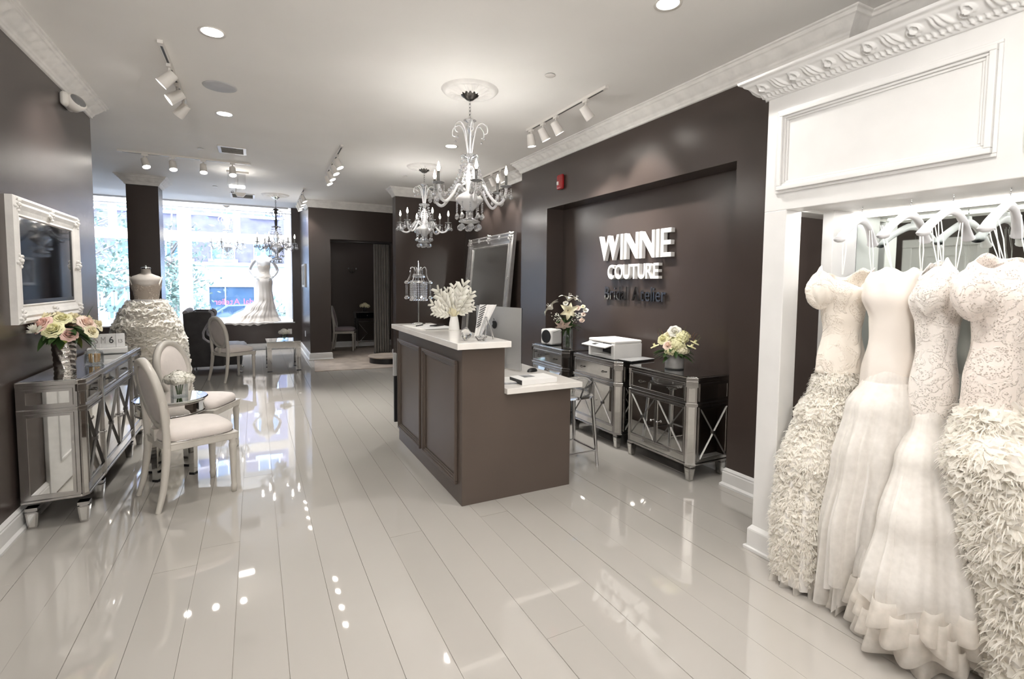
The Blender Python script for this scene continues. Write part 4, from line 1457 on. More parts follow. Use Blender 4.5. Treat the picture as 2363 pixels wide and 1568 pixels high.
for sx in (-1, 1):
    for sy in (-1, 1):
        MB().tube([(sx * 0.15, sy * 0.14, 0.58), (sx * 0.19, sy * 0.172, 0.0)], [0.016, 0.013], 8).build('leg', 'chrome', t)
for p, q in (((-0.18, -0.165), (0.18, -0.165)), ((-0.18, 0.165), (0.18, 0.165)), ((-0.18, -0.165), (-0.18, 0.165)), ((0.18, -0.165), (0.18, 0.165))):
    MB().cyl((*p, 0.13), (*q, 0.13), 0.009, n=8).build('foot_rail', 'chrome', t)

# ------------------------------------------------------------------ fitting room: rug, podium, curtain, vanity
t = thing('rug', 'flat taupe rug in front of the fitting room doorway', 'rug', (0, 0, 0))
MB().prism([(0.87, 9.05), (2.62, 8.92), (2.75, 10.42), (0.99, 10.42)], 0.0006, 0.011).build('pile', 'rug', t, bevel=0.003)
struct('floor_fitting_room', MB().box(1.325, 2.53, 10.44, 10.60, 0.0006, 0.011).box(1.06, 3.45, 10.60, 12.3, 0.0006, 0.011), 'rug')
t = thing('podium', 'low round carpeted dress podium with black side on the rug', 'podium', (2.23, 9.62, 0.011))
MB().lathe([(1e-4, 0.0), (0.335, 0.0), (0.335, 0.10), (1e-4, 0.10)], 48).build('base', 'black', t, sharp=40)
MB().lathe([(1e-4, 0.10), (0.355, 0.10), (0.362, 0.112), (0.355, 0.125), (1e-4, 0.128)], 48).build('carpet_top', 'rug', t, sharp=60)
t = thing('curtain', 'dark taupe curtain gathered at the right of the fitting room doorway', 'curtain', (0, 0, 0))


def cur(u, v):
    x = 2.20 + 0.34 * u
    f = math.sin(u * 2 * PI * 6.5 + 0.6 * math.sin(v * 2))
    return (x + 0.012 * math.cos(u * 2 * PI * 6.5) * (0.6 + 0.4 * v), 10.72 + 0.038 * f * (0.7 + 0.3 * (1 - v)), 0.03 + v * 2.3)


MB().grid(cur, 130, 20).build('folds', 'curtain', t, solid=0.004)
MB().cyl((1.33, 10.72, 2.345), (2.53, 10.72, 2.345), 0.012, n=10).build('rod', 'iron', t)
t = thing('vanity', 'dark mirrored vanity table behind the fitting room curtain', 'vanity', (2.22, 11.95, 0.0112), 0)
MB().box(-0.19, 0.42, -0.17, 0.2, 0.70, 0.83).build('drawer_box', 'gloss', t, bevel=0.004)
MB().box(-0.21, 0.44, -0.19, 0.22, 0.83, 0.85).build('top', 'silver', t, bevel=0.004)
MB().ball((0.05, -0.185, 0.765), 0.012).ball((0.22, -0.185, 0.765), 0.012).build('knob', 'chrome', t)
for x in (-0.16, 0.39):
    for y in (-0.14, 0.17):
        MB().frustum(x - 0.014, x + 0.014, y - 0.014, y + 0.014, 0, x - 0.022, x + 0.022, y - 0.022, y + 0.022, 0.70).build('leg', 'chrome', t)
MB().tube([(-0.16, -0.14, 0.62), (0.06, -0.14, 0.35), (-0.16, -0.14, 0.12)], 0.008, 6).tube([(-0.16, -0.14, 0.62), (0.38, -0.14, 0.64)], 0.008, 6).tube([(-0.14, -0.14, 0.16), (0.38, -0.14, 0.17)], 0.008, 6).build('cross_brace', 'chrome', t)
t = thing('wall_sconce', 'small dark crystal sconce on the fitting room back wall', 'sconce', (2.03, 12.3, 1.82))
MB().box(-0.025, 0.025, -0.015, 0, -0.05, 0.05).build('backplate', 'iron', t, bevel=0.004)
MB().tube(spline([(0, -0.01, -0.03), (-0.03, -0.06, -0.06), (-0.08, -0.07, 0.0), (-0.085, -0.07, 0.05)], 4), 0.007, 6).tube(spline([(0, -0.01, -0.03), (0.03, -0.06, -0.06), (0.08, -0.07, 0.0), (0.085, -0.07, 0.05)], 4), 0.007, 6).build('arm', 'iron', t)
for x in (-0.085, 0.085):
    MB().gem((x, -0.07, 0.03), 0.02).build('crystal_drop', 'glass', t)
# ------------------------------------------------------------------ white display wardrobe on the right
WO = Vector((2.5, 0.65, 0))


def WB():
    return MB(Matrix.Translation(-WO))


wd = thing('display_wardrobe', 'white panelled open wardrobe with ornate cornice, full of hanging gowns', 'wardrobe', WO)
Y0, Y1, X0, X1 = -0.55, 1.85, 2.50, 3.07


def plinth(y0, y1, x0, x1):
    b = WB().box(x0 - 0.018, x1 + 0.018, y0 - 0.018, y1 + 0.018, 0, 0.12).frustum(x0 - 0.018, x1 + 0.018, y0 - 0.018, y1 + 0.018, 0.12, x0, x1, y0, y1, 0.145)
    return b.box(x0 - 0.032, x1 + 0.032, y0 - 0.032, y1 + 0.032, 0, 0.022).build('plinth', 'white', wd, bevel=0.004)


for y0, y1 in ((1.72, Y1), (Y0, Y0 + 0.13)):
    WB().box(X0, X0 + 0.13, y0, y1, 0, 1.915).build('post', 'white', wd, bevel=0.004)
    plinth(y0, y1, X0, X0 + 0.13)
WB().box(X0, X0 + 0.13, Y0, Y1, 1.912, 2.53).build('front_fascia', 'white', wd, bevel=0.004)
WB().box(X0 + 0.13, X1, 1.72, Y1, 1.912, 2.53).build('side_fascia', 'white', wd, bevel=0.004)
WB().box(X0 + 0.13, X1, Y0, Y0 + 0.13, 1.912, 2.53).build('side_fascia', 'white', wd, bevel=0.004)
WB().box(2.82, 3.05, 1.66, 1.72, 0, 1.93).build('rear_panel', 'white', wd, bevel=0.003)
WB().box(X0 + 0.13, X1, Y0 + 0.13, 1.72, 1.928, 1.945).build('soffit', 'white', wd)
WB().box(X0, X1, Y0, Y1, 2.53, 2.615).build('roof', 'white', wd)
WB().box(3.05, 3.06, Y0 + 0.13, 1.66, 0.14, 1.895).build('back_mirror', mat('tinted_back_mirror', (0.78, 0.84, 0.81), rough=0.02, metal=1.0, vary=0.01), wd)
for z0, z1 in ((1.895, 1.928), (0.0, 0.14)):
    WB().box(3.04, 3.07, Y0 + 0.13, 1.66, z0, z1).build('mirror_rail', 'lampwhite', wd, bevel=0.003)
for y0, y1 in ((0.875, 1.785), (-0.12, 0.80)):
    f = WB()
    for o, w, d in ((0.0, 0.014, 0.010), (0.014, 0.022, 0.024), (0.036, 0.012, 0.014), (0.048, 0.012, 0.006)):
        A, B, C_, D_ = y0 + o, y1 - o, 2.003 + o, 2.437 - o
        f.box(X0 - d, X0, A, B, C_, C_ + w).box(X0 - d, X0, A, B, D_ - w, D_).box(X0 - d, X0, A, A + w, C_ + w, D_ - w).box(X0 - d, X0, B - w, B, C_ + w, D_ - w)
    f.build('panel_moulding', 'white', wd, bevel=0.003)
WP = [(0.0, 0.0), (0.010, 0.002), (0.012, 0.012), (0.022, 0.016), (0.026, 0.028), (0.040, 0.036), (0.072, 0.070), (0.090, 0.078), (0.096, 0.090), (0.112, 0.094), (0.114, 0.108)]
c = WB()
KW = dict(z=2.514, amp=0.016, L=0.085, ds=0.004, style=1, zone=(0.30, 0.72))
crown(c, (X0, Y0), (X0, Y1), (-1, 0), WP, 0, 1, **KW)
crown(c, (X0, Y1), (X1, Y1), (0, 1), WP, 1, 0, **KW)
c.box(X0 - 0.10, X1, Y0, Y1 + 0.10, 2.612, 2.62)
c.build('cornice', 'white', wd)
for x in (2.65, 3.02):
    WB().box(x - 0.008, x + 0.008, Y0 + 0.15, 1.70, 1.921, 1.928).build('led_strip', 'led', wd)
strip((2.66, 0.6, 1.918), (0, 0, 0), 0.02, 2.2, 5.5, (1.0, 0.98, 0.95), 'wardrobe_led')
strip((3.0, 0.6, 1.918), (0, 0, 0), 0.02, 2.2, 4, (1.0, 0.98, 0.95), 'wardrobe_led')
track((1.15, -0.9), (1.15, 1.3), [(0.15, (1, 0.2, -0.45)), (0.4, (1, 0.15, -0.5)), (0.65, (1, 0.1, -0.55)), (0.9, (1, 0.1, -0.75))], 'added unseen track light above the camera, aimed at the wardrobe', lit=3)  # added out-of-view lamps that brighten the wardrobe front


# ------------------------------------------------------------------ gowns
def hanger(label, x, y, ang, top=1.928):
    t = thing('clothes_hanger', label, 'hanger', (x, y, 0), ang, 'white hangers in the wardrobe')
    h = MB()
    for s in (-1, 1):
        pts = spline([(0, 0, top - 0.075), (s * 0.05, 0, top - 0.082), (s * 0.12, 0.004, top - 0.112), (s * 0.19, 0.012, top - 0.155), (s * 0.218, 0.015, top - 0.18), (s * 0.226, 0.016, top - 0.186)], 5)
        n = len(pts)

        def sec(u, v, pts=pts, n=n):
            i = int(round(v * (n - 1)))
            q = v
            a = 2 * PI * u
            p = pts[i]
            w = 0.013 + 0.017 * q ** 1.5
            hh = 0.021 - 0.004 * q
            if i == n - 1:
                w, hh = w * 0.03, hh * 0.03
            return (p.x, p.y + w * math.cos(a), p.z + hh * math.sin(a))
        h.grid(sec if s > 0 else (lambda u, v: sec(1 - u, v)), 10, n - 1, closeu=False)
    h.build('shoulder', 'grip', t)
    MB().frustum(-0.024, 0.024, -0.011, 0.011, top - 0.09, -0.014, 0.014, -0.009, 0.009, top - 0.042).build('neck_block', 'grip', t, bevel=0.004)
    MB().tube([(0, 0, top - 0.045), (0, 0, top - 0.025), (0.006, 0, top - 0.012), (0, 0, top - 0.003)], 0.002, 6).ball((0, 0, top - 0.026), 0.004, 6, 4).build('hook', 'chrome', t)
    return t


def bodice(mb, tab, ztop, z0, n=72, m=26, wave=0.02, lean=(0, 0), folds=0.03, nf=9, seed=0, drop=0.0):
    """tab rows: z, half width, half depth"""
    def fn(u, v):
        a = 2 * PI * u
        ca, sa = math.cos(a), math.sin(a)
        zt = ztop + wave * math.cos(2 * a) - drop * math.exp(-((math.sin(a) + 1) / 0.5) ** 2) - 0.012 * math.cos(a * 5 + seed)
        z = z0 + (zt - z0) * v
        hw, hd = interp(tab, z)
        f = 1 + folds * math.sin(nf * a + 5 * z + seed) * (0.5 + 0.5 * math.sin(3 * z * 4 + seed))
        q = (z - z0) / (ztop - z0)
        return (hw * ca * f + lean[0] * (1 - q), hd * sa * f + lean[1] * (1 - q), z)
    mb.grid(fn, n, m, closeu=True)
    return mb


def skirt(mb, tab, z0, z1, n=220, m=30, nf=11, amp=0.12, seed=0.0, wave=0.0, sweep=(0, 0)):
    """z0 hem, z1 waist; tab rows: z, half x, half y, centre x, centre y"""
    def fn(u, v):
        a = 2 * PI * u
        zz = z0 + (z1 - z0) * v
        hx, hy, cx, cy = interp(tab, zz)
        k = (1 - v)
        f = 1 + amp * k ** 0.8 * (0.6 * math.sin(nf * a + seed + 1.2 * math.sin(2 * a)) + 0.4 * math.sin(int(nf * 1.7) * a + 2 * seed + 3 * v)) + 0.014 * math.sin(37 * a + seed + 2 * math.sin(3 * a)) * (0.4 + 0.6 * k)
        return (cx + hx * f * math.cos(a), cy + hy * f * math.sin(a), zz + wave * k ** 3 * math.sin(int(nf * 0.8) * a + seed))
    mb.grid(fn, n, m, closeu=True)
    return mb


def tufts(mb, tab, z0, z1, count, seed=1, ln=(0.07, 0.12), blades=6, wid=0.012, amax=2 * PI, abeg=0.0, droop=0.8, face=None):
    rnd = random.Random(seed)
    for i in range(count):
        q = rnd.random() ** 0.85
        z = z0 + (z1 - z0) * q
        a = abeg + rnd.random() * amax
        hx, hy, cx, cy = interp(tab, z)
        out = Vector((math.cos(a) * hy, math.sin(a) * hx, 0)).normalized()
        p = Vector((cx + hx * math.cos(a) * 0.97, cy + hy * math.sin(a) * 0.97, z))
        side = Vector((-out.y, out.x, 0))
        roll = rnd.uniform(-0.7, 0.7)
        for b in range(blades):
            f = (b / (blades - 1) - 0.5) * 2
            L = rnd.uniform(*ln)
            d = (out * rnd.uniform(0.45, 0.95) + side * (f * 0.8 + roll) + Vector((0, 0, rnd.uniform(-0.5, 0.35)))).normalized()
            w = (side + out * rnd.uniform(-0.5, 0.5) + Vector((0, 0, rnd.uniform(-0.6, 0.6)))).normalized() * wid * rnd.uniform(0.6, 1.3)
            p1 = p + d * L * 0.45
            p2 = p + d * L * 0.85 + Vector((0, 0, -droop * L * 0.28))
            p3 = p + d * L + Vector((0, 0, -droop * L * 0.55))
            mb._add([p - w * .4, p + w * .4, p1 - w, p1 + w, p2 - w * 0.8, p2 + w * 0.8, p3], [(0, 1, 3, 2), (2, 3, 5, 4), (4, 5, 6)], True)
    return mb


def ruffles(mb, tab, z0, z1, count, seed=1, ln=(0.07, 0.13), w=(0.03, 0.055), amax=2 * PI, abeg=0.0, n=7):
    """ragged strips of tulle sewn on edge, their free edge waving outwards"""
    rnd = random.Random(seed)
    for i in range(count):
        z = z0 + (z1 - z0) * rnd.random() ** 0.85
        a = abeg + rnd.random() * amax
        hx, hy, cx, cy = interp(tab, z)
        out = Vector((math.cos(a) * hy, math.sin(a) * hx, 0)).normalized()
        p = Vector((cx + hx * math.cos(a) * 0.96, cy + hy * math.sin(a) * 0.96, z))
        side = Vector((-out.y, out.x, 0))
        tl = rnd.gauss(0, 0.55)
        d = (side * math.cos(tl) + Vector((0, 0, math.sin(tl)))).normalized()
        nrm = (out * rnd.uniform(0.7, 1.0) + Vector((0, 0, rnd.uniform(-0.75, 0.25)))).normalized()
        up = d.cross(nrm)
        L, W = rnd.uniform(*ln), rnd.uniform(*w)
        ph, fq = rnd.random() * 6, rnd.uniform(1.2, 2.4)
        A, B, C = [], [], []
        for k in range(n):
            u = k / (n - 1)
            q = d * L * (u - 0.5) + out * 0.012 * math.cos((u - .5) * PI)
            e = math.sin(PI * (0.08 + 0.84 * u)) ** 0.5
            wv = math.sin(ph + fq * 2 * PI * u)
            A.append(p + q * 0.8)
            B.append(p + q + nrm * W * 0.55 * e + up * W * 0.16 * wv)
            C.append(p + q * 1.12 + nrm * W * e * rnd.uniform(0.8, 1.15) + up * W * 0.38 * wv + Vector((0, 0, -0.25 * W)))
        mb.quadstrip(A, B)
        mb.quadstrip(B, C)
    return mb


def ribbons(t, pts):
    for (x0, y0, z0), (x1, y1, z1) in pts:
        mb = MB()
        for s in (-0.006, 0.006):
            mb.quadstrip([(x0 - 0.0025, y0 + s, z0), ((x0 + x1) / 2 - 0.003, (y0 + y1) / 2 + s * 2, (z0 + z1) / 2), (x1 - 0.0025, y1 + s * .3, z1)],
                         [(x0 + 0.0025, y0 + s, z0), ((x0 + x1) / 2 + 0.003, (y0 + y1) / 2 + s * 2, (z0 + z1) / 2), (x1 + 0.0025, y1 + s * .3, z1)])
        mb.build('hanging_ribbon', 'ribbon', t)


GW = 'bridal gowns in the white wardrobe'
BT = [(1.02, 0.13, 0.085), (1.12, 0.12, 0.078), (1.28, 0.095, 0.058), (1.38, 0.11, 0.07), (1.48, 0.155, 0.10), (1.54, 0.155, 0.085), (1.62, 0.13, 0.05)]

# gown 1: beaded bodice, feather skirt
hanger('white hanger at the far left end of the wardrobe, holding the beaded feather gown', 2.79, 1.50, H2(10))
g1 = thing('bridal_gown', 'ivory gown with beaded bodice and feathered skirt, beside the left post', 'gown', (2.70, 1.52, 0), H2(-22), GW)
bodice(MB(), BT, 1.585, 1.06, wave=0.02, folds=0.035, seed=0.5, drop=0.05).build('bodice', 'lace1', g1, solid=0.004)
ribbons(g1, [((-0.03, -0.03, 1.815), (-0.06, -0.06, 1.57)), ((0.13, 0.0, 1.80), (0.12, -0.04, 1.56))])
T1 = [(0.0, 0.30, 0.185, -0.08, -0.01), (0.3, 0.31, 0.19, -0.08, -0.01), (0.6, 0.28, 0.18, -0.06, 0), (0.85, 0.20, 0.135, -0.03, 0), (1.0, 0.13, 0.09, 0.0, 0.0), (1.1, 0.085, 0.06, 0.0, 0.0)]
skirt(MB(), T1, 0.02, 1.09, amp=0.05).build('underskirt', 'lining', g1, rot=(0, 0, H2(22)))
f = ruffles(tufts(MB(), T1, 0.06, 1.07, 1500, 3, (0.025, 0.055), 9, 0.0022), T1, 0.05, 1.07, 4200, 4, (0.03, 0.06), (0.014, 0.028))
f.build('feather_skirt', 'feather', g1, rot=(0, 0, H2(22)), kind='stuff')
tf = skirt(MB(), [(0.0, 0.30, 0.19, -0.08, -0.01), (0.15, 0.30, 0.185, -0.08, -0.01)], 0.003, 0.12, n=140, m=6, nf=17, amp=0.16).build('hem_net', 'hemtulle', g1, rot=(0, 0, H2(22)))



def drape(parent, c, r, m, name='draped_sleeve', ph=0.0):
    def fn(u, v):
        a, e = 2 * PI * u, PI * (v - 0.5)
        k = 1 + 0.10 * math.sin(5 * a + ph) * math.cos(e) + 0.07 * math.sin(9 * a + 4 * e + ph)
        return (c[0] + r[0] * k * math.cos(a) * math.cos(e), c[1] + r[1] * k * math.sin(a) * math.cos(e), c[2] + r[2] * math.sin(e) - 0.03 * math.cos(a) ** 2)
    return MB().grid(fn, 40, 14, closeu=True).build(name, m, parent)


drape(g1, (-0.145, -0.02, 1.505), (0.062, 0.07, 0.085), 'lace1')
drape(g1, (0.15, -0.01, 1.485), (0.052, 0.06, 0.075), 'lace1', ph=2.0)

# gown 2: plain satin, organza skirt
hanger('white hanger second from the left, holding the plain satin gown', 2.76, 1.268, H2(4))
g2 = thing('bridal_gown', 'plain blush satin gown with soft organza skirt, second from the left post', 'gown', (2.71, 1.29, 0), H2(-30), GW)
bodice(MB(), [(0.92, 0.13, 0.09), (1.10, 0.125, 0.085), (1.26, 0.10, 0.068), (1.36, 0.105, 0.07), (1.46, 0.145, 0.08), (1.53, 0.14, 0.065), (1.63, 0.09, 0.035)], 1.59, 0.92, wave=0.0, folds=0.05, nf=7, seed=2.0).build('bodice', 'satin', g2, solid=0.004)
ribbons(g2, [((-0.08, 0.0, 1.80), (-0.05, -0.04, 1.60)), ((0.12, 0.02, 1.79), (0.10, -0.02, 1.57))])
T2 = [(0.0, 0.33, 0.135, -0.05, 0.01), (0.35, 0.32, 0.145, -0.05, 0.01), (0.7, 0.28, 0.14, -0.03, 0.0), (0.95, 0.215, 0.13, -0.02, 0.0), (1.06, 0.14, 0.095, 0.0, 0.0), (1.14, 0.085, 0.065, 0.0, 0.0)]
skirt(MB(), [(z, a * 0.95, b * 0.92, c_, d) for z, a, b, c_, d in T2], 0.10, 1.06, nf=9, amp=0.10, seed=1).build('underskirt', 'lining', g2, rot=(0, 0, H2(30)))
skirt(MB(), T2, 0.03, 1.12, nf=9, amp=0.22, seed=2, wave=0.03).build('organza_skirt', 'organza', g2, rot=(0, 0, H2(30)))
skirt(MB(), [(z, a * 1.06, b * 1.08, c_, d) for z, a, b, c_, d in T2], 0.10, 1.06, nf=7, amp=0.24, seed=4, wave=0.06).build('organza_skirt', 'organza', g2, rot=(0, 0, H2(30)))
skirt(MB(), [(0.0, 0.32, 0.13, -0.05, 0.01), (0.2, 0.31, 0.13, -0.05, 0.01)], 0.004, 0.13, n=140, m=6, nf=19, amp=0.16, wave=0.02).build('hem_net', 'hemtulle', g2, rot=(0, 0, H2(30)))

# gown 3: silver beaded lace, full tulle skirt with horsehair hems
hanger('white hanger third from the left, holding the silver beaded gown', 2.775, 1.112, H2(2))
g3 = thing('bridal_gown', 'silver beaded gown with wide tulle skirt and ruffled hem, at the centre', 'gown', (2.72, 1.12, 0), H2(-26), GW)
bodice(MB(), [(0.86, 0.095, 0.07), (1.05, 0.10, 0.07), (1.24, 0.078, 0.058), (1.34, 0.085, 0.062), (1.45, 0.118, 0.08), (1.53, 0.09, 0.06), (1.64, 0.04, 0.025)], 1.60, 0.84, wave=-0.03, folds=0.05, nf=8, seed=4.0).build('bodice', 'lace2', g3, solid=0.004)
ribbons(g3, [((-0.05, 0.0, 1.81), (-0.03, -0.02, 1.60)), ((-0.02, 0.0, 1.82), (-0.01, -0.02, 1.60)), ((0.10, 0.02, 1.80), (0.06, -0.01, 1.58))])
T3 = [(0.0, 0.385, 0.235, -0.12, -0.10), (0.25, 0.37, 0.225, -0.11, -0.09), (0.5, 0.30, 0.18, -0.08, -0.07), (0.75, 0.20, 0.12, -0.04, -0.03), (0.91, 0.095, 0.068, -0.01, 0.0), (1.0, 0.066, 0.05, 0.0, 0.0)]
skirt(MB(), [(z, a * 0.9, b * 0.88, c_, d) for z, a, b, c_, d in T3], 0.12, 0.97, nf=9, amp=0.06, seed=1).build('underskirt', 'lining', g3, rot=(0, 0, H2(26)))
skirt(MB(), T3, 0.16, 0.97, nf=10, amp=0.10, seed=3, wave=0.02).build('tulle_skirt', 'tulle', g3, rot=(0, 0, H2(26)))
skirt(MB(), [(z, a * 1.05, b * 1.06, c_, d) for z, a, b, c_, d in T3], 0.22, 0.93, nf=8, amp=0.09, seed=5, wave=0.03).build('tulle_skirt', 'organza', g3, rot=(0, 0, H2(26)))


def hem(z0, z1, rs, seed, n=220, nf=13, amp=0.10):
    hx, hy, cx, cy = T3[0][1:]

    def fn(u, v):
        a = 2 * PI * u
        f = rs * (1 + amp * math.sin(nf * a + seed + 1.5 * math.sin(3 * a)) + 0.05 * math.sin(5 * a + seed)) + 0.10 * (1 - v)
        return (cx + hx * f * math.cos(a), cy + hy * f * math.sin(a), z0 + (z1 - z0) * v + 0.018 * math.sin(nf * 0.5 * a + seed) * (1 - v))
    return MB().grid(fn, n, 4, closeu=True)


for i, (z0, z1, r) in enumerate(((0.02, 0.12, 0.92), (0.06, 0.17, 0.95), (0.11, 0.22, 0.97), (0.16, 0.26, 0.98))):
    hem(z0, z1, r, i * 1.7).build('hem_ruffle', 'hemtulle', g3, rot=(0, 0, H2(26)), solid=0.0015)

drape(g3, (-0.075, -0.05, 1.49), (0.062, 0.055, 0.085), 'lace2', 'draped_cup', 1.0)
drape(g3, (0.085, -0.03, 1.48), (0.058, 0.055, 0.08), 'lace2', 'draped_cup', 3.0)

# gown 4: blush beaded lace, feather skirt at the right edge
hanger('white hanger at the right edge of the photo, holding the blush beaded gown', 2.79, 0.925, H2(6))
g4 = thing('bridal_gown', 'blush beaded lace gown with huge feathered skirt, at the right edge', 'gown', (2.72, 0.90, 0), H2(-24), GW)
bodice(MB(), [(0.98, 0.135, 0.09), (1.12, 0.13, 0.085), (1.28, 0.105, 0.072), (1.38, 0.115, 0.075), (1.48, 0.155, 0.09), (1.55, 0.165, 0.08), (1.66, 0.13, 0.045)], 1.625, 0.93, wave=-0.02, folds=0.03, nf=9, seed=6.0, drop=0.04).build('bodice', 'lace3', g4, solid=0.004)
ribbons(g4, [((-0.09, 0.0, 1.79), (-0.07, -0.04, 1.61)), ((-0.06, 0.0, 1.80), (-0.05, -0.04, 1.61)), ((0.08, 0.02, 1.81), (0.07, -0.02, 1.60))])
T4 = [(0.0, 0.30, 0.22, -0.02, -0.23), (0.3, 0.31, 0.22, -0.02, -0.22), (0.6, 0.31, 0.205, -0.03, -0.16), (0.85, 0.27, 0.17, -0.05, -0.08), (0.98, 0.165, 0.105, -0.02, -0.02), (1.04, 0.09, 0.065, 0, 0)]
skirt(MB(), T4, 0.02, 1.03, amp=0.05).build('underskirt', 'lining', g4, rot=(0, 0, H2(24)))
ruffles(tufts(MB(), T4, 0.05, 1.02, 1000, 11, (0.04, 0.08), 9, 0.0025), T4, 0.05, 1.02, 3000, 12, (0.045, 0.10), (0.018, 0.04)).build('feather_skirt', 'feather', g4, rot=(0, 0, H2(24)), kind='stuff')
skirt(MB(), [(0.0, 0.31, 0.22, -0.02, -0.23), (0.2, 0.30, 0.22, -0.02, -0.23)], 0.003, 0.12, n=140, m=6, nf=17, amp=0.16).build('hem_net', 'hemtulle', g4, rot=(0, 0, H2(24)))
drape(g4, (-0.15, -0.02, 1.50), (0.07, 0.075, 0.10), 'lace3', ph=4.0)
# a fifth gown just outside the frame
g5 = thing('bridal_gown', 'plain ivory gown beyond the right edge of the photo', 'gown', (2.74, 0.52, 0), H2(-26), GW)
hanger('white hanger beyond the right edge of the photo', 2.79, 0.52, H2(5))
bodice(MB(), BT, 1.59, 0.95, folds=0.04, seed=8).build('bodice', 'satin', g5, solid=0.004)
skirt(MB(), T2, 0.02, 1.10, nf=11, amp=0.14, seed=6, wave=0.02).build('organza_skirt', 'tulle', g5)

# ------------------------------------------------------------------ dress form with a ball gown
df = thing('dress_form', 'linen dress form with a capped neck in front of the dark column', 'dress form', (-1.19, 7.6, 0))
MB().lathe([(0.20, 0.0), (0.20, 0.02), (0.03, 0.05), (0.018, 0.10), (0.018, 0.95)], 20).build('stand', 'iron', df)
FT = [(0.92, 0.15, 0.10), (1.10, 0.16, 0.12), (1.29, 0.118, 0.095), (1.36, 0.128, 0.10), (1.45, 0.150, 0.125), (1.52, 0.165, 0.105), (1.56, 0.155, 0.08), (1.58, 0.10, 0.06), (1.60, 0.052, 0.05), (1.66, 0.047, 0.047)]
fm = MB()
fm.grid(lambda u, v: (interp(FT, 0.92 + 0.74 * v)[0] * math.cos(2 * PI * u), interp(FT, 0.92 + 0.74 * v)[1] * math.sin(2 * PI * u), 0.92 + 0.74 * v), 40, 40, closeu=True)
fm.build('torso', 'formskin', df)
MB().lathe([(0.049, 1.655), (0.051, 1.66), (0.051, 1.675), (0.03, 1.682), (0.008, 1.686), (0.008, 1.70), (1e-4, 1.705)], 20).build('neck_cap', 'chrome', df)
bg_ = thing('ball_gown', 'ivory ball gown with sheer corset and ruffled feather skirt on the dress form', 'gown', (-1.19, 7.6, 0))
CT = [(1.20, 0.145, 0.115), (1.29, 0.124, 0.101), (1.36, 0.134, 0.106), (1.45, 0.156, 0.133), (1.54, 0.165, 0.11)]
bodice(MB(), CT, 1.465, 1.20, wave=0.012, folds=0.015, nf=10, seed=1).build('corset', lace('sheer_corset_lace', '#b3a79a', '#ece4da', 60, 0.35), bg_)
for sx in (-1, 1):
    MB().quadstrip([(sx * 0.125, -0.07, 1.45), (sx * 0.15, -0.05, 1.53), (sx * 0.155, 0.0, 1.565)], [(sx * 0.14, -0.06, 1.45), (sx * 0.163, -0.045, 1.53), (sx * 0.168, 0.0, 1.565)]).build('shoulder_strap', 'lace1', bg_)
TB = [(0.0, 0.43, 0.40, 0, 0), (0.4, 0.395, 0.38, 0, 0), (0.75, 0.37, 0.35, 0, 0), (0.95, 0.32, 0.31, 0, 0), (1.12, 0.245, 0.23, 0, 0), (1.22, 0.18, 0.16, 0, 0), (1.29, 0.125, 0.10, 0, 0)]
skirt(MB(), TB, 0.01, 1.285, amp=0.03).build('underskirt', 'lining', bg_)
ruffles(MB(), TB, 0.04, 1.25, 3000, 21, (0.08, 0.16), (0.025, 0.055), amax=PI * 1.3, abeg=-PI * 1.15).build('feather_skirt', 'feather', bg_, kind='stuff')

# ------------------------------------------------------------------ mannequin in the shop window
mq = thing('mannequin', 'headless white mannequin with hands on hips in the shop window', 'mannequin', (0.185, 12.98, 0.61))
me = bpy.data.meshes.new('body')
V = [(0, 0, 0.98), (0, 0, 1.14), (0, 0.0, 1.30), (0, 0, 1.42), (0, 0.0, 1.50), (0, 0, 1.60)]
Rr = [(0.15, 0.11), (0.115, 0.09), (0.135, 0.10), (0.14, 0.08), (0.055, 0.05), (0.05, 0.05)]
E = [(i, i + 1) for i in range(5)]
for s in (-1, 1):
    b = len(V)
    V += [(s * 0.16, 0, 1.43), (s * 0.235, 0.03, 1.32), (s * 0.29, 0.07, 1.19), (s * 0.235, 0.0, 1.09), (s * 0.175, -0.05, 1.02), (s * 0.155, -0.085, 0.985)]
    Rr += [(0.055, 0.05), (0.045, 0.043), (0.040, 0.038), (0.034, 0.032), (0.025, 0.022), (0.028, 0.016)]
    E += [(3, b)] + [(b + i, b + i + 1) for i in range(5)]
    for k in range(4):
        c0 = len(V)
        V += [(s * (0.135 - 0.004 * k), -0.105, 0.985 - 0.018 * k + 0.02), (s * (0.105 - 0.004 * k), -0.122, 0.972 - 0.02 * k + 0.02)]
        Rr += [(0.009, 0.009), (0.007, 0.007)]
        E += [(b + 5, c0), (c0, c0 + 1)]
    c0 = len(V)
    V += [(s * 0.165, -0.09, 1.03)]
    Rr += [(0.009, 0.009)]
    E += [(b + 4, c0)]
me.from_pydata(V, E, [])
body = bpy.data.objects.new('body', me)
COL.objects.link(body)
body.parent = mq
me.materials.append(M['mannequin'])
sk = body.modifiers.new('skin', 'SKIN')
sk.use_smooth_shade = True
lay = me.skin_vertices[0] if len(me.skin_vertices) else None
if lay is None:
    bm = bmesh.new()
    bm.from_mesh(me)
    bm.verts.layers.skin.verify()
    bm.to_mesh(me)
    bm.free()
    lay = me.skin_vertices[0]
for i, r in enumerate(Rr):
    lay.data[i].radius = r
    lay.data[i].use_root = (i == 0)
sb = body.modifiers.new('smooth', 'SUBSURF')
sb.levels = sb.render_levels = 1
MB().lathe([(0.14, 0.0), (0.14, 0.012), (0.02, 0.02), (0.015, 0.05), (0.015, 1.0)], 18).build('stand', 'chrome', mq)
tg = thing('trumpet_gown', 'white trumpet gown with long train spilling over the window ledge', 'gown', (0.185, 12.98, 0.61))
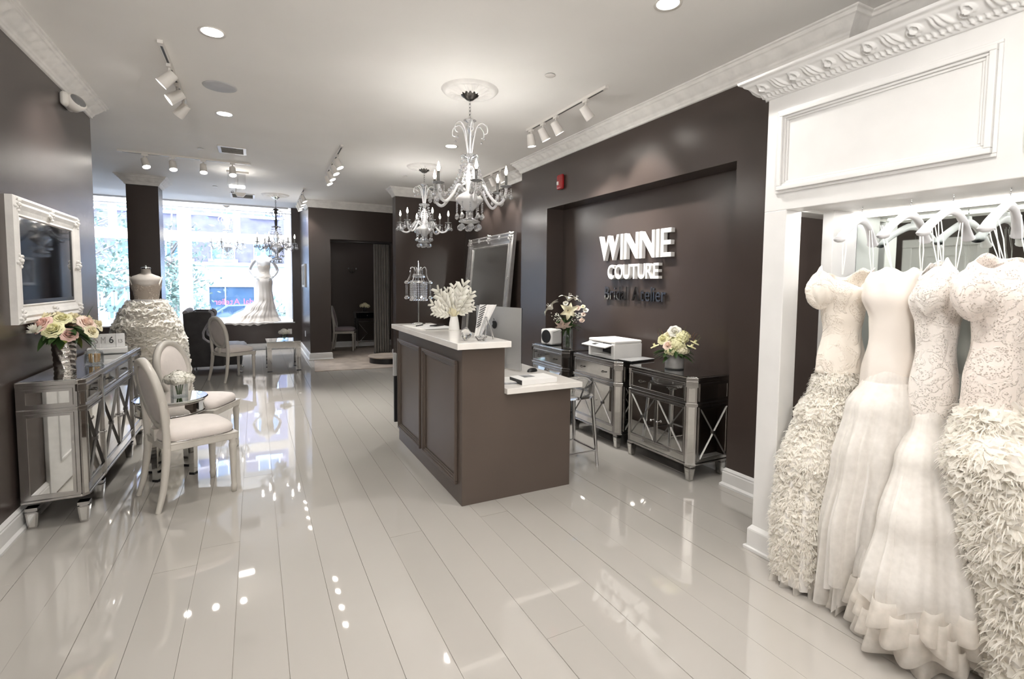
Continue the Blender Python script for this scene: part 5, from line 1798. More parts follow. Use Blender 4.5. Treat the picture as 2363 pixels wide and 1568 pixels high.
bodice(MB(), [(0.9, 0.17, 0.13), (1.0, 0.155, 0.12), (1.14, 0.122, 0.096), (1.30, 0.142, 0.108), (1.40, 0.15, 0.09)], 1.30, 0.92, wave=0.02, folds=0.01, seed=3).build('bodice', 'lace1', tg)
TT = [(0.0, 0.56, 0.33, -0.25, -0.05), (0.12, 0.46, 0.30, -0.20, -0.02), (0.3, 0.31, 0.24, -0.09, 0), (0.5, 0.19, 0.17, 0, 0), (0.75, 0.165, 0.14, 0, 0), (0.92, 0.178, 0.137, 0, 0), (1.0, 0.157, 0.122, 0, 0)]
skirt(MB(), TT, 0.006, 0.99, nf=9, amp=0.07, seed=1).build('skirt', 'satin', tg)


def train(u, v):
    x = -0.78 + 0.95 * u
    sag = 0.06 * math.sin(PI * u) * (0.8 + 0.2 * math.sin(u * 40))
    y = -0.30 - 0.125 * v
    z = 0.012 + 0.006 * math.sin(u * 25)
    if v > 0.72:
        z -= (v - 0.72) / 0.28 * (sag + 0.02)
        y = -0.30 - 0.125 * 0.72 - 0.035 - 0.01 * math.sin(u * 30)
    return (x, y, z)


MB().grid(train, 80, 12).build('lace_train', 'lace2', tg)
# ------------------------------------------------------------------ flowers
def rose(parent, c, r, m, d=(0, 0, 1), seed=0, name='rose', layers=4):
    rnd = random.Random(seed)
    q = Vector((0, 0, 1)).rotation_difference(Vector(d).normalized()).to_matrix().to_4x4()
    mb = MB(Matrix.Translation(c) @ q)
    mb.ball((0, 0, -r * 0.10), r * 0.30, 8, 6, 1.2)
    n = 0
    for L in range(layers):
        k = 3 + L
        rr = r * (0.34 + 0.72 * L / max(1, layers - 1))
        op = 0.25 + 0.75 * L / max(1, layers - 1)
        for i in range(k):
            a0 = 2 * PI * (i + 0.5 * (L % 2)) / k + rnd.uniform(-0.2, 0.2)
            w = 2 * PI / k * 0.72

            def pt(u, v, a0=a0, w=w, rr=rr, op=op):
                a = a0 + (u - 0.5) * 2 * w * (0.45 + 0.55 * math.sin(PI * (0.15 + 0.7 * v)))
                rad = rr * (0.35 + 0.65 * v ** 0.8 * (0.55 + 0.45 * op)) * (1 + 0.06 * math.sin(u * 7))
                z = r * (-0.5 + (1.15 - 0.5 * op) * v - 0.42 * op * v ** 4) - 0.12 * r * (abs(u - 0.5) * 2) ** 2 * v
                return (rad * math.cos(a), rad * math.sin(a), z)
            mb.grid(pt, 5, 5)
    return mb.build(name, m, parent)


def hydrangea(parent, c, r, m, seed=0, n=70, name='hydrangea_head', squash=0.75):
    rnd = random.Random(seed)
    mb = MB()
    mb.ball(c, r * 0.6, 10, 7, squash)
    for i in range(n):
        z = 1 - 1.75 * (i + 0.5) / n
        a = i * 2.39996
        s = math.sqrt(max(0, 1 - z * z))
        nv = Vector((s * math.cos(a), s * math.sin(a), z))
        p = Vector(c) + Vector((nv.x, nv.y, nv.z * squash)) * r * rnd.uniform(0.80, 1.06)
        e1 = nv.orthogonal().normalized()
        e2 = nv.cross(e1)
        t0 = rnd.random() * 6
        k = r * 0.24
        for j in range(4):
            b = t0 + j * PI / 2
            u = e1 * math.cos(b) + e2 * math.sin(b)
            w = nv.cross(u)
            mb._add([p, p + u * k * 0.55 + w * k * 0.45 + nv * k * 0.10, p + u * k * 1.05 + nv * k * rnd.uniform(-0.3, 0.35), p + u * k * 0.55 - w * k * 0.45 + nv * k * 0.1], [(0, 1, 2, 3)], True)
    return mb.build(name, m, parent)


def leaf(parent, base, d, L, w, m='leaf', bend=0.25, name='leaf', up=(0, 0, 1)):
    d = Vector(d).normalized()
    s = d.cross(Vector(up))
    if s.length < 1e-3:
        s = Vector((1, 0, 0))
    s.normalize()
    n = s.cross(d)
    base = Vector(base)

    def pt(u, v):
        x = (u - 0.5) * 2
        wd = w * math.sin(PI * min(1, 0.06 + 0.94 * v)) ** 0.75 * (1 - 0.35 * v)
        return base + d * L * v + s * x * wd + n * (0.25 * wd * abs(x)) - n * bend * L * v * v
    return MB().grid(pt, 4, 7).build(name, m, parent)


def lily(parent, c, d, r, m, seed=0, name='lily'):
    rnd = random.Random(seed)
    q = Vector((0, 0, 1)).rotation_difference(Vector(d).normalized()).to_matrix().to_4x4()
    mb = MB(Matrix.Translation(c) @ q)
    for i in range(6):
        a = 2 * PI * i / 6 + rnd.uniform(-0.1, 0.1)
        e = Vector((math.cos(a), math.sin(a), 0))
        s = Vector((-e.y, e.x, 0))
        k = rnd.uniform(0.85, 1.1)

        def pt(u, v, e=e, s=s, k=k):
            w = r * 0.26 * math.sin(PI * (0.1 + 0.88 * v)) * (u - 0.5) * 2
            return e * r * (0.08 + 0.95 * v ** 1.5) * k + s * w + Vector((0, 0, r * (0.9 * v - 0.75 * v ** 2.6) + abs(u - .5) * r * 0.1))
        mb.grid(pt, 4, 7)
    for i in range(5):
        a = 2 * PI * i / 5
        mb.tube([(0, 0, 0), (0.12 * r * math.cos(a), 0.12 * r * math.sin(a), r * 0.7)], 0.0015, 4)
    return mb.build(name, m, parent)


# --- sideboard top: silver vase with roses, jar, wooden calendar
SB = 0.9005
t = thing('vase', 'crinkled silver cylinder vase on the mirrored sideboard', 'vase', (-1.142, 4.35, SB))
vm = MB()


def vs(u, v):
    a = 2 * PI * u
    z = 0.235 * v
    rr = 0.052 + 0.012 * v + 0.0045 * abs(math.sin(z * 95 + 0.9 * math.sin(a * 2 + 1) + 0.5 * math.sin(3 * a))) + 0.0015 * math.sin(9 * a + z * 60)
    return (rr * math.cos(a), rr * math.sin(a), z)


vm.grid(vs, 48, 60, closeu=True)
vm.lathe([(1e-4, 0.0), (0.052, 0.0)], 24).lathe([(0.064, 0.235), (0.058, 0.228), (0.05, 0.03), (1e-4, 0.03)], 24)
vm.build('body', mat('crinkled_silver', (0.62, 0.59, 0.56), rough=0.16, metal=1.0, bump=0.25, bscale=60), t)
b = thing('bouquet', 'cream, blush and pale yellow roses with dark leaves in the silver vase', 'bouquet', (-1.142, 4.35, SB + 0.205))
b.scale = (1.12, 1.15, 1.22)
spec = [(-0.02, -0.11, 0.075, .052, 'yellow'), (0.055, -0.115, 0.045, .042, 'pink'), (0.13, -0.05, 0.10, .052, 'blush'), (0.155, -0.075, 0.055, .040, 'cream'), (-0.105, -0.07, 0.10, .055, 'pink'),
        (-0.02, 0.02, 0.135, .050, 'cream'), (0.06, 0.0, 0.125, .048, 'cream'), (-0.09, 0.02, 0.13, .052, 'cream'), (0.02, 0.09, 0.125, .048, 'cream'), (-0.07, 0.12, 0.10, .046, 'blush'), (0.10, 0.08, 0.11, .045, 'cream'),
        (0.16, 0.03, 0.085, .042, 'cream'), (-0.10, -0.01, 0.115, .04, 'yellow'), (0.01, -0.045, 0.13, .045, 'yellow'), (0.09, 0.14, 0.07, .04, 'cream'), (0.0, 0.16, 0.08, .04, 'blush')]
for i, (x, y, z, r, m) in enumerate(spec):
    x = min(x, 0.19)
    x = max(x, -0.085)
    rose(b, (x, y, z), r, m, (x, y - 0.03, 0.12), i, layers=5)
mum = MB()
rnd = random.Random(5)
for i in range(60):
    a, el = rnd.random() * 2 * PI, rnd.uniform(-0.2, 1.2)
    dv = Vector((math.cos(a) * math.cos(el), math.sin(a) * math.cos(el), math.sin(el)))
    dv = (dv + Vector((-0.5, -0.5, 0.2))).normalized()
    sv = dv.orthogonal().normalized() * 0.006
    c0 = Vector((-0.088, -0.115, 0.055))
    L = rnd.uniform(0.035, 0.055)
    mum._add([c0 - sv * .4, c0 + sv * .4, c0 + dv * L * .6 - sv, c0 + dv * L * .6 + sv, c0 + dv * L], [(0, 1, 3, 2), (2, 3, 4)], True)
mum.build('chrysanthemum', 'whitepetal', b)
rnd = random.Random(9)
for i in range(60):
    a = 2 * PI * i / 30
    el = rnd.uniform(-0.55, 0.35)
    d = (math.cos(a), math.sin(a), el)
    if d[0] < -0.5:
        continue
    leaf(b, (0.04 * d[0], 0.04 * d[1], rnd.uniform(0.03, 0.07)), d, rnd.uniform(0.10, 0.165), rnd.uniform(0.024, 0.036), 'leaf' if i % 6 else 'leaflight', 0.35)
leaf(b, (0.10, 0.02, 0.10), (0.35, 0.1, 1), 0.10, 0.022, 'leaf', 0.1)
leaf(b, (0.0, -0.05, 0.05), (0.1, -0.5, -0.8), 0.10, 0.034, 'leaflight', 0.2)
for i in range(7):
    a = 2 * PI * i / 7
    MB().tube([(0.018 * math.cos(a), 0.018 * math.sin(a), -0.165), (0.05 * math.cos(a), 0.05 * math.sin(a), 0.06)], 0.0028, 5).build('stem', 'stem', b)

t = thing('glass_jar', 'lidded glass jar of tan sticks beside the silver vase', 'jar', (-1.045, 4.60, SB))
MB().lathe([(1e-4, 0.0), (0.05, 0.0), (0.056, 0.01), (0.056, 0.075), (0.05, 0.088), (0.046, 0.088), (0.051, 0.075), (0.051, 0.014), (1e-4, 0.012)], 28).build('body', 'pane', t)
MB().lathe([(0.052, 0.089), (0.05, 0.094), (0.03, 0.104), (0.012, 0.108), (0.010, 0.118), (0.016, 0.13), (0.014, 0.142), (1e-4, 0.147)], 24).build('lid', 'pane', t)
rnd = random.Random(2)
for i in range(11):
    a, r = rnd.random() * 6.28, 0.034 * math.sqrt(rnd.random())
    MB().cyl((r * math.cos(a), r * math.sin(a), 0.016), (r * math.cos(a) * 1.1, r * math.sin(a) * 1.1, 0.078), 0.0055, n=7).build('stick', 'wax', t)

t = thing('perpetual_calendar', 'white wooden block calendar showing a 6 at the far end of the sideboard', 'calendar', (-1.10, 5.25, SB), H2(8))
MB().box(-0.13, 0.13, -0.045, 0.045, 0, 0.05).build('base', 'white', t, bevel=0.004)
for i, (x, txt, w) in enumerate(((-0.075, 'S', 0.03), (-0.028, 'M', 0.03), (0.025, '6', 0.03), (0.085, '13', 0.028))):
    cd = MB().at((x, -0.005, 0.05), (H2(-14), 0, H2(4 * (i - 1.5)))).box(-0.03, 0.03, -0.008, 0.008, 0, 0.115)
    c = cd.build('card', 'white', t, bevel=0.003)
    e = thing('tmp', '', '')
    bpy.data.objects.remove(e)
    Tm = Matrix.Translation((x, -0.005, 0.05)) @ Euler((H2(-14), 0, H2(4 * (i - 1.5)))).to_matrix().to_4x4() @ Matrix.Translation((-w / 2, -0.0085, 0.035)) @ Matrix.Rotation(PI / 2, 4, 'X')
    for o in write(txt, c, 'black' if txt in ('6',) else 'greypaint', w, 0.055 if txt != '13' else 0.03, 0.0012, bold=0.012 if txt == '6' else 0.0, name='numeral'):
        o.data.transform(Tm)
MB().box(-0.128, 0.128, -0.052, -0.046, 0.006, 0.042).build('weekday_strip', 'paper', t, bevel=0.001)

# --- framed screen on the left wall
t = thing('framed_screen', 'black screen in an ornate white frame on the left wall above the sideboard', 'framed screen', (XL, 4.61, 1.62))
y0, y1, z0, z1 = -0.615, 0.615, -0.385, 0.385
FP = [(0.0, 0.0), (0.0, 0.035), (0.018, 0.045), (0.035, 0.036), (0.05, 0.042), (0.075, 0.030), (0.10, 0.022), (0.112, 0.026), (0.122, 0.012), (0.122, 0.0)]


def frame_mesh(y0, y1, z0, z1, FP, T=None):
    """mitred picture frame in the yz plane, relief towards +x"""
    mb = MB(T)
    rows = []
    for o, h in FP:
        rows.append([(h, y0 + o, z0 + o), (h, y1 - o, z0 + o), (h, y1 - o, z1 - o), (h, y0 + o, z1 - o)])
    vs = [p for r in rows for p in r]
    fs = []
    for i in range(len(rows) - 1):
        for k in range(4):
            l = (k + 1) % 4
            fs.append((4 * i + k, 4 * i + l, 4 * i + 4 + l, 4 * i + 4 + k))
    mb._add(vs, fs, False)
    return mb


def acanthus(mb, c, s, T=None, seed=0):
    """little carved leaf spray: lobed bumps"""
    rnd = random.Random(seed)
    for k in range(9):
        a = 2 * PI * k / 9
        r = s * (0.55 + 0.35 * (k % 2))
        mb.ball((c[0] + 0.006, c[1] + r * math.cos(a), c[2] + r * math.sin(a)), s * 0.28, 7, 5)
    mb.ball((c[0] + 0.012, c[1], c[2]), s * 0.36, 8, 6)
    return mb


frame_mesh(y0, y1, z0, z1, FP).build('frame', 'plaster', t)
for i, (y, z) in enumerate(((y0 + .05, z1 - .05), (y1 - .05, z1 - .05), (y0 + .05, z0 + .05), (y1 - .05, z0 + .05), (0, z1 - .05), (0, z0 + .05), (y1 - .05, 0), (y0 + .05, 0))):
    acanthus(MB(), (0.034, y, z), 0.042, seed=i).build('carved_ornament', 'plaster', t)
MB().box(0.002, 0.016, y0 + 0.118, y1 - 0.118, z0 + 0.118, z1 - 0.118).build('screen', 'gloss', t)
MB().box(0.016, 0.020, y0 + 0.12, y1 - 0.12, z0 + 0.12, z0 + 0.145).box(0.016, 0.020, y1 - 0.145, y1 - 0.12, z0 + 0.145, z1 - 0.12).build('bezel', 'black', t)

t = thing('emergency_light', 'small round-eyed emergency light high on the left wall under the cornice', 'emergency light', (XL, 5.14, 2.885))
MB().box(0, 0.05, -0.11, 0.11, -0.05, 0.055).build('housing', 'lampwhite', t, bevel=0.025, seg=4)
MB().at((0.075, -0.02, -0.005), (0, H2(60), H2(-35))).lathe([(1e-4, -0.05), (0.055, -0.045), (0.068, 0.0), (0.066, 0.03), (0.055, 0.034)], 24).build('lamp_head', 'lampwhite', t)
MB().at((0.075, -0.02, -0.005), (0, H2(60), H2(-35))).lathe([(0.055, 0.033), (0.04, 0.045), (1e-4, 0.05)], 24).build('lens', 'glass', t)

# --- round table flowers and parsons table flowers
for (loc, lab, sc) in (((-0.545, 4.66, 0.6065), 'on the round mirrored table', 1.0), ((0.43, 9.55, 0.512), 'on the square mirrored table by the window', 0.88)):
    t = thing('glass_vase', 'low square clear vase of white flowers ' + lab, 'vase', loc, 0.3)
    v = MB().box(-0.05, 0.05, -0.05, -0.046, 0, 0.10).box(-0.05, 0.05, 0.046, 0.05, 0, 0.10).box(-0.05, -0.046, -0.046, 0.046, 0, 0.10).box(0.046, 0.05, -0.046, 0.046, 0, 0.10).box(-0.046, 0.046, -0.046, 0.046, 0, 0.008)
    v.build('body', 'pane', t)
    b = thing('bouquet', 'white hydrangea heads in the low square vase ' + lab, 'bouquet', (loc[0], loc[1], loc[2] + 0.09))
    for i, (x, y, z, r) in enumerate(((0, -0.045, 0.045, .058), (-0.045, 0.015, 0.045, .058), (0.05, 0.0, 0.045, .058), (0.0, 0.045, 0.045, .056), (0.0, 0.0, 0.065, .062))):
        hydrangea(b, (x * sc, y * sc, z), r * sc, 'whitepetal', i, 120)
    for i in range(5):
        a = 1.2 * i
        MB().tube([(0.012 * math.cos(a), 0.012 * math.sin(a), -0.075), (0.03 * math.cos(a), 0.03 * math.sin(a), 0.03)], 0.004, 6).build('stem', 'stem', b)
b = thing('bouquet', 'dim cream flower head on the fitting room vanity', 'bouquet', (2.25, 11.93, 0.8614))
MB().lathe([(1e-4, 0), (0.04, 0), (0.045, 0.08), (1e-4, 0.075)], 14).build('dark_pot', 'black', b)
for i, (x, y, z) in enumerate(((-0.06, 0, 0.13), (0.05, 0, 0.12), (0, 0.02, 0.155))):
    hydrangea(b, (x, y, z), 0.065, 'cream', i, 40)

# --- on the counter
CT_ = 1.1202
t = thing('crystal_lamp', 'crystal-curtain table lamp on a thin silver stem at the far end of the counter', 'table lamp', (1.377, 4.66, CT_))
MB().lathe([(1e-4, 0.0), (0.065, 0.0), (0.066, 0.008), (0.03, 0.018), (0.008, 0.022), (1e-4, 0.022)], 24).build('base', 'chrome', t)
MB().cyl((0, 0, 0.02), (0, 0, 0.58), 0.0055, n=10).cyl((0, 0, 0.58), (0, 0, 0.605), 0.003, n=8).build('stem', 'chrome', t)
MB().lathe([(0.075, 0.405), (0.078, 0.41), (0.075, 0.415)], 28).lathe([(0.118, 0.396), (0.121, 0.40), (0.118, 0.404)], 28).lathe([(0.05, 0.47), (0.052, 0.473), (0.05, 0.476)], 20).build('ring', 'chrome', t)
for k in range(20):
    a = 2 * PI * k / 20
    m = MB()
    for j in range(9):
        m.gem((0.075 * math.cos(a), 0.075 * math.sin(a), 0.395 - j * 0.0165), 0.0085, 0.008)
    m.gem((0.075 * math.cos(a), 0.075 * math.sin(a), 0.235), 0.011, 0.017)
    m.build('bead_strand', 'glass', t, kind='stuff')
for k in range(8):
    a = 2 * PI * k / 8
    c, s = math.cos(a), math.sin(a)
    o = MB().tube(spline([(0.006 * c, 0.006 * s, 0.46), (0.04 * c, 0.04 * s, 0.53), (0.075 * c, 0.075 * s, 0.535), (0.085 * c, 0.085 * s, 0.46), (0.118 * c, 0.118 * s, 0.40)], 4), 0.003, 6).build('curved_wire', 'chrome', t)
    m = MB().gem((0.12 * c, 0.12 * s, 0.398), 0.019, 0.02)
    for j in range(7):
        m.ball((0.12 * c, 0.12 * s, 0.372 - j * 0.014), 0.005, 6, 4)
    m.gem((0.12 * c, 0.12 * s, 0.255), 0.019, 0.022)
    m.build('crystal_drop', 'glass', o)
    MB().gem((0.05 * c, 0.05 * s, 0.455), 0.013, 0.02).build('crystal_drop', 'glass', o)

t = thing('white_vase', 'tapered white vase on the counter before the leaning mirror', 'vase', (1.475, 3.96, CT_))
MB().lathe([(1e-4, 0), (0.044, 0), (0.046, 0.004), (0.040, 0.06), (0.030, 0.115), (0.024, 0.115), (0.034, 0.06), (0.036, 0.01), (1e-4, 0.01)], 20).build('body', 'paper', t)
b = thing('protea_spray', 'white frosted oak leaves with a pale protea bloom in the white vase', 'bouquet', (1.475, 3.96, CT_ + 0.11))


def oak(parent, d, L, seed):
    rnd = random.Random(seed)
    d = Vector(d).normalized()
    s = d.cross(Vector((0.88, 0.47, 0))).normalized()
    n = d.cross(s)
    mb = MB()
    mb.tube([(0, 0, -0.09), d * L * 0.15, d * L * 0.98], [0.003, 0.003, 0.0015], 5)
    for k in range(5):
        v = 0.28 + 0.66 * k / 4
        for sg in (-1, 1):
            p = d * L * v
            l = L * 0.40 * (1 - 0.5 * abs(v - 0.55) / 0.45) * rnd.uniform(0.8, 1.15)
            q = (d * 0.75 + s * sg * 0.9 + n * rnd.uniform(-0.35, 0.35)).normalized()
            w = d * 0.22 * l
            mb._add([p - w, p + w, p + q * l * 0.55 + w * 1.5, p + q * l * 0.55 - w * 1.2, p + q * l], [(0, 1, 2, 3), (3, 2, 4)], True)
    return mb.build('oak_leaf', 'whitepetal', parent, solid=0.002)


for i, (d, L) in enumerate((((-0.55, 0.30, 1), 0.27), ((-0.25, 0.1, 1), 0.24), ((0.25, -0.15, 1), 0.30), ((0.55, -0.3, 0.9), 0.26), ((-0.85, 0.45, 0.55), 0.22), ((0.1, 0.3, 1), 0.28), ((0.75, -0.4, 0.5), 0.19), ((-0.9, 0.4, 0.2), 0.18), ((0.4, 0.4, 0.9), 0.25), ((0.0, -0.5, 0.9), 0.22))):
    oak(b, d, L, i)
pm = MB()
for L in range(4):
    for i in range(8):
        a = 2 * PI * (i + 0.5 * L) / 8
        e = Vector((math.cos(a), math.sin(a), 0))
        s = Vector((-e.y, e.x, 0)) * 0.011
        o = 0.018 + 0.012 * L
        z1 = 0.115 - 0.018 * L
        pm._add([e * 0.01 - s * .5, e * 0.01 + s * .5, e * o + s + Vector((0, 0, z1 * .6)), e * o - s + Vector((0, 0, z1 * .6)), e * o * 0.9 + Vector((0, 0, z1))], [(0, 1, 2, 3), (3, 2, 4)], True)
pm.build('protea_bloom', 'cream', b)

t = thing('paper_tray', 'flat white tray of paper sheets beside the crystal lamp', 'tray', (1.36, 4.25, CT_), 0.08)
MB().box(-0.15, 0.15, -0.17, 0.30, 0, 0.006).build('sheet', 'paper', t)
MB().box(-0.12, 0.17, -0.20, 0.22, 0.006, 0.009).build('sheet', 'white', t)
t = thing('pen', 'dark pen lying on paper near the lamp base', 'pen', (1.30, 4.36, CT_ + 0.0095), 0.8)
MB().cyl((-0.07, 0, 0.005), (0.05, 0, 0.005), 0.005, n=8).cyl((0.05, 0, 0.005), (0.068, 0, 0.005), 0.005, 0.001, n=8).build('barrel', 'black', t)
t = thing('phone', 'black smartphone lying on the paper tray on the counter', 'phone', (1.44, 4.30, CT_ + 0.0095), 0.7)
MB().box(-0.07, 0.07, -0.035, 0.035, 0, 0.009).build('body', 'black', t, bevel=0.004)
MB().box(-0.066, 0.066, -0.032, 0.032, 0.009, 0.0096).build('screen', 'gloss', t)

t = thing('acrylic_easel', 'clear acrylic A-shaped easel on the near end of the counter', 'easel', (1.425, 3.19, CT_), H2(-20))
for s in (-1, 1):
    MB().tube([(s * 0.052, -0.02, 0.004), (0.004 * s, 0.012, 0.155)], 0.006, 6).build('leg', 'acrylic', t)
MB().tube([(0, 0.012, 0.155), (0, 0.10, 0.006)], 0.006, 6).build('back_strut', 'acrylic', t)
MB().tube([(-0.04, -0.015, 0.03), (-0.04, -0.05, 0.026)], 0.005, 6).tube([(0.04, -0.015, 0.03), (0.04, -0.05, 0.026)], 0.005, 6).build('rest', 'acrylic', t)
t = thing('pleated_fan', 'tall pleated paper fan card with dark slashes leaning on the counter', 'fan', (1.40, 3.29, CT_), H2(-28))


def fanp(u, v):
    x = (u - 0.5) * (0.045 + 0.075 * v)
    return (x + 0.075 * v, 0.012 * abs(((u * 8) % 2) - 1) + 0.03 * v, 0.004 + 0.235 * v)


MB().grid(fanp, 16, 6, smooth=False).build('pleats', 'paper', t, solid=0.003)
for i in range(9):
    v0 = 0.30 + 0.075 * i
    A, B = Vector(fanp(0.06, v0)), Vector(fanp(0.42, v0 + 0.10))
    MB().tube([A + Vector((0, -0.008, 0)), B + Vector((0, -0.008, 0))], 0.0028, 4).build('slash', 'black', t)
t = thing('crystal_award', 'rough clear crystal paperweight on the near corner of the counter', 'paperweight', (1.265, 3.17, CT_))
m = MB()
m.grid(lambda u, v: ((0.036 + 0.008 * math.sin(6 * PI * u + 5 * v)) * math.sin(PI * max(0.02, v)) ** 0.6 * math.cos(2 * PI * u), (0.026 + 0.006 * math.sin(8 * PI * u)) * math.sin(PI * max(0.02, v)) ** 0.6 * math.sin(2 * PI * u), 0.003 + 0.085 * v + 0.006 * math.sin(10 * PI * u) * v), 14, 8, closeu=True, smooth=False)
m.build('crystal', 'acrylic', t)
t = thing('crystal_dish', 'low clear crystal dish beside the paperweight on the counter', 'dish', (1.36, 3.13, CT_))
MB().lathe([(1e-4, 0), (0.022, 0), (0.045, 0.028), (0.042, 0.03), (0.018, 0.006), (1e-4, 0.006)], 9).build('bowl', 'acrylic', t, sharp=5)

DT = 0.7852
ax = math.atan2(4.24 - 3.60, 1.80 - 1.93)
t = thing('computer', 'silver all-in-one desktop computer seen from behind on the desk', 'computer', (1.865, 3.92, DT), ax - PI)
# local x along the screen, local -y towards the back of the screen ... back faces the customers
bk_ = MB()


def shell(u, v):
    x = (u - 0.5) * 0.65
    z = 0.015 + 0.515 * v
    bul = 0.035 * max(0, 1 - (2 * u - 1) ** 2 * 1.15) ** 1.0 * max(0, 1 - (2 * v - 1) ** 2 * 1.1) ** 1.0
    return (x, -0.006 - bul, z)


bk_.grid(shell, 24, 20)
bk_.build('back_shell', 'alu', t)
MB().box(-0.325, 0.325, -0.0055, 0.0, 0.015, 0.53).build('screen', 'gloss', t, bevel=0.001)
MB().box(-0.325, 0.325, -0.010, 0.001, 0.0145, 0.075).build('chin', 'alu', t, bevel=0.002)
MB().frustum(-0.10, 0.10, -0.10, 0.09, 0.0, -0.10, 0.10, -0.09, 0.08, 0.006).build('foot', 'alu', t, bevel=0.002)
MB(Matrix.Rotation(PI / 2, 4, 'Z') @ Matrix.Rotation(PI / 2, 4, 'X')).prism([(-0.09, 0.005), (-0.075, 0.005), (-0.045, 0.16), (-0.045, 0.22), (-0.052, 0.22), (-0.055, 0.16)], -0.09, 0.09).build('stand', 'alu', t)
# emblem: apple outline with a bite and a leaf
ap = []
N_ = 64
for i in range(N_):
    a = 2 * PI * i / N_
    x, z = math.cos(a), math.sin(a)
    r = 0.036 * (1 - 0.13 * math.exp(-((a - PI / 2) / 0.32) ** 2) - 0.07 * math.exp(-((a - 1.5 * PI) / 0.28) ** 2))
    px, pz = r * x * (1.0 - 0.10 * (z < 0) * abs(z)), r * z * 1.02
    bx, bz = 0.045, 0.006
    dd = math.hypot(px - bx, pz - bz)
    if dd < 0.020:
        k = 0.020 / max(dd, 1e-5)
        px, pz = bx + (px - bx) * k, bz + (pz - bz) * k
    ap.append((-px, pz))
em = MB(Matrix.Translation((0, -0.0405, 0.375)) @ Matrix.Rotation(PI / 2, 4, 'X'))
em.prism(ap, 0.0, 0.0015)
em.build('emblem', 'black', t)
em2 = MB(Matrix.Translation((0, -0.0405, 0.375)) @ Matrix.Rotation(PI / 2, 4, 'X'))
em2.prism([(0.0, 0.036), (-0.006, 0.038), (-0.014, 0.05), (-0.013, 0.056), (-0.004, 0.052), (0.001, 0.044)], 0.0, 0.0015)
em2.build('emblem_leaf', 'black', t)

t = thing('binder', 'white ring binder lying at the near edge of the desk top', 'binder', (1.80, 3.20, DT), H2(2))
MB().box(-0.13, 0.17, -0.085, 0.105, 0, 0.040).build('cover', 'paper', t, bevel=0.003)
MB().box(-0.1305, -0.128, -0.082, 0.10, 0.004, 0.036).build('page_edge', 'black', t)
MB().box(-0.06, 0.03, 0.0, 0.095, 0.040, 0.0405).build('cover_print', 'sepia', t)
t = thing('magazine', 'dark printed magazine sticking out beside the binder on the desk', 'magazine', (1.60, 3.30, DT), H2(-12))
MB().box(-0.05, 0.10, -0.10, 0.10, 0, 0.012).build('pages', 'sepia', t, bevel=0.002)
MB().box(-0.05, 0.09, -0.09, 0.12, 0.012, 0.014).build('cover', 'paper', t)
t = thing('mouse', 'black computer mouse beside the screen on the desk', 'mouse', (2.03, 3.60, DT), H2(20))
MB().grid(lambda u, v: (0.055 * math.cos(2 * PI * u) * math.cos(v * PI / 2), 0.03 * math.sin(2 * PI * u) * math.cos(v * PI / 2), 0.001 + 0.03 * math.sin(v * PI / 2) ** 0.7), 20, 6, closeu=True).build('shell', 'black', t)
MB().box(0.025, 0.04, -0.003, 0.003, 0.020, 0.027).build('wheel', 'alu', t)

# --- leaning floor mirror
tl = math.atan2(0.16, 2.24)
t = thing('leaning_mirror', 'tall ornate silver floor mirror leaning against the recessed brown wall', 'mirror', (3.09, 7.16, 0.004))
t.rotation_euler = (0, H2(5.2), 0)
FM = [(0.0, 0.0), (0.0, 0.05), (0.02, 0.062), (0.05, 0.05), (0.07, 0.056), (0.12, 0.035), (0.15, 0.03), (0.165, 0.04), (0.18, 0.02), (0.18, 0.0)]
Tm = Matrix.Rotation(PI, 4, 'Z')
frame_mesh(-0.83, 0.83, 0.0, 2.26, FM, Tm).build('frame', 'leafsilver', t)
MB().box(-0.018, 0.0, -0.66, 0.66, 0.17, 2.09).build('mirror_glass', 'mirror', t)
MB().box(0.0, 0.012, -0.81, 0.81, 0.02, 2.24).build('backing', 'black', t)
for i, (y, z, s) in enumerate(((-0.76, 2.19, .075), (0.76, 2.19, .075), (0.0, 2.21, .07), (-0.77, 1.12, .06), (0.77, 1.12, .06), (-0.38, 2.21, .035), (0.38, 2.21, .035), (-0.76, 1.6, .03), (0.76, 1.6, .03), (0.76, 0.07, .07), (-0.76, 0.07, .07))):
    acanthus(MB(Tm), (0.05, -y, z), s, seed=i).build('carved_ornament', 'leafsilver', t)

# --- niche cabinet tops
KT = 0.8125
t = thing('speaker', 'white cube speaker with a black round face on the left niche cabinet', 'speaker', (3.06, 4.98, KT), H2(12))
MB().box(-0.085, 0.085, -0.095, 0.095, 0.004, 0.185).build('body', 'paper', t, bevel=0.022, seg=4)
d = MB(Matrix.Translation((-0.084, 0, 0.10)) @ Matrix.Rotation(-PI / 2, 4, 'Y'))
d.lathe([(0.078, 0.0), (0.075, 0.006), (0.06, 0.003), (1e-4, 0.001)], 32)
d.build('round_face', 'black', t)
MB().box(-0.087, -0.084, -0.01, 0.01, 0.014, 0.019).build('indicator', 'black', t)
t = thing('lily_vase', 'clear cylinder vase of stems on the left niche cabinet', 'vase', (3.05, 4.62, KT))
MB().lathe([(1e-4, 0), (0.05, 0), (0.054, 0.004), (0.056, 0.24), (0.052, 0.24), (0.05, 0.012), (1e-4, 0.012)], 28).build('body', 'pane', t)
b = thing('bouquet', 'white lilies and small cream roses in the clear vase on the niche cabinet', 'bouquet', (3.05, 4.62, KT + 0.22))
VD = Vector((-0.55, -0.83, 0.0))          # towards the viewer
SD = Vector((0.83, -0.55, 0.0))           # to the viewer's right


def vp(sx, z, dep):
    p = SD * sx + VD * dep
    return (p.x, p.y, z)


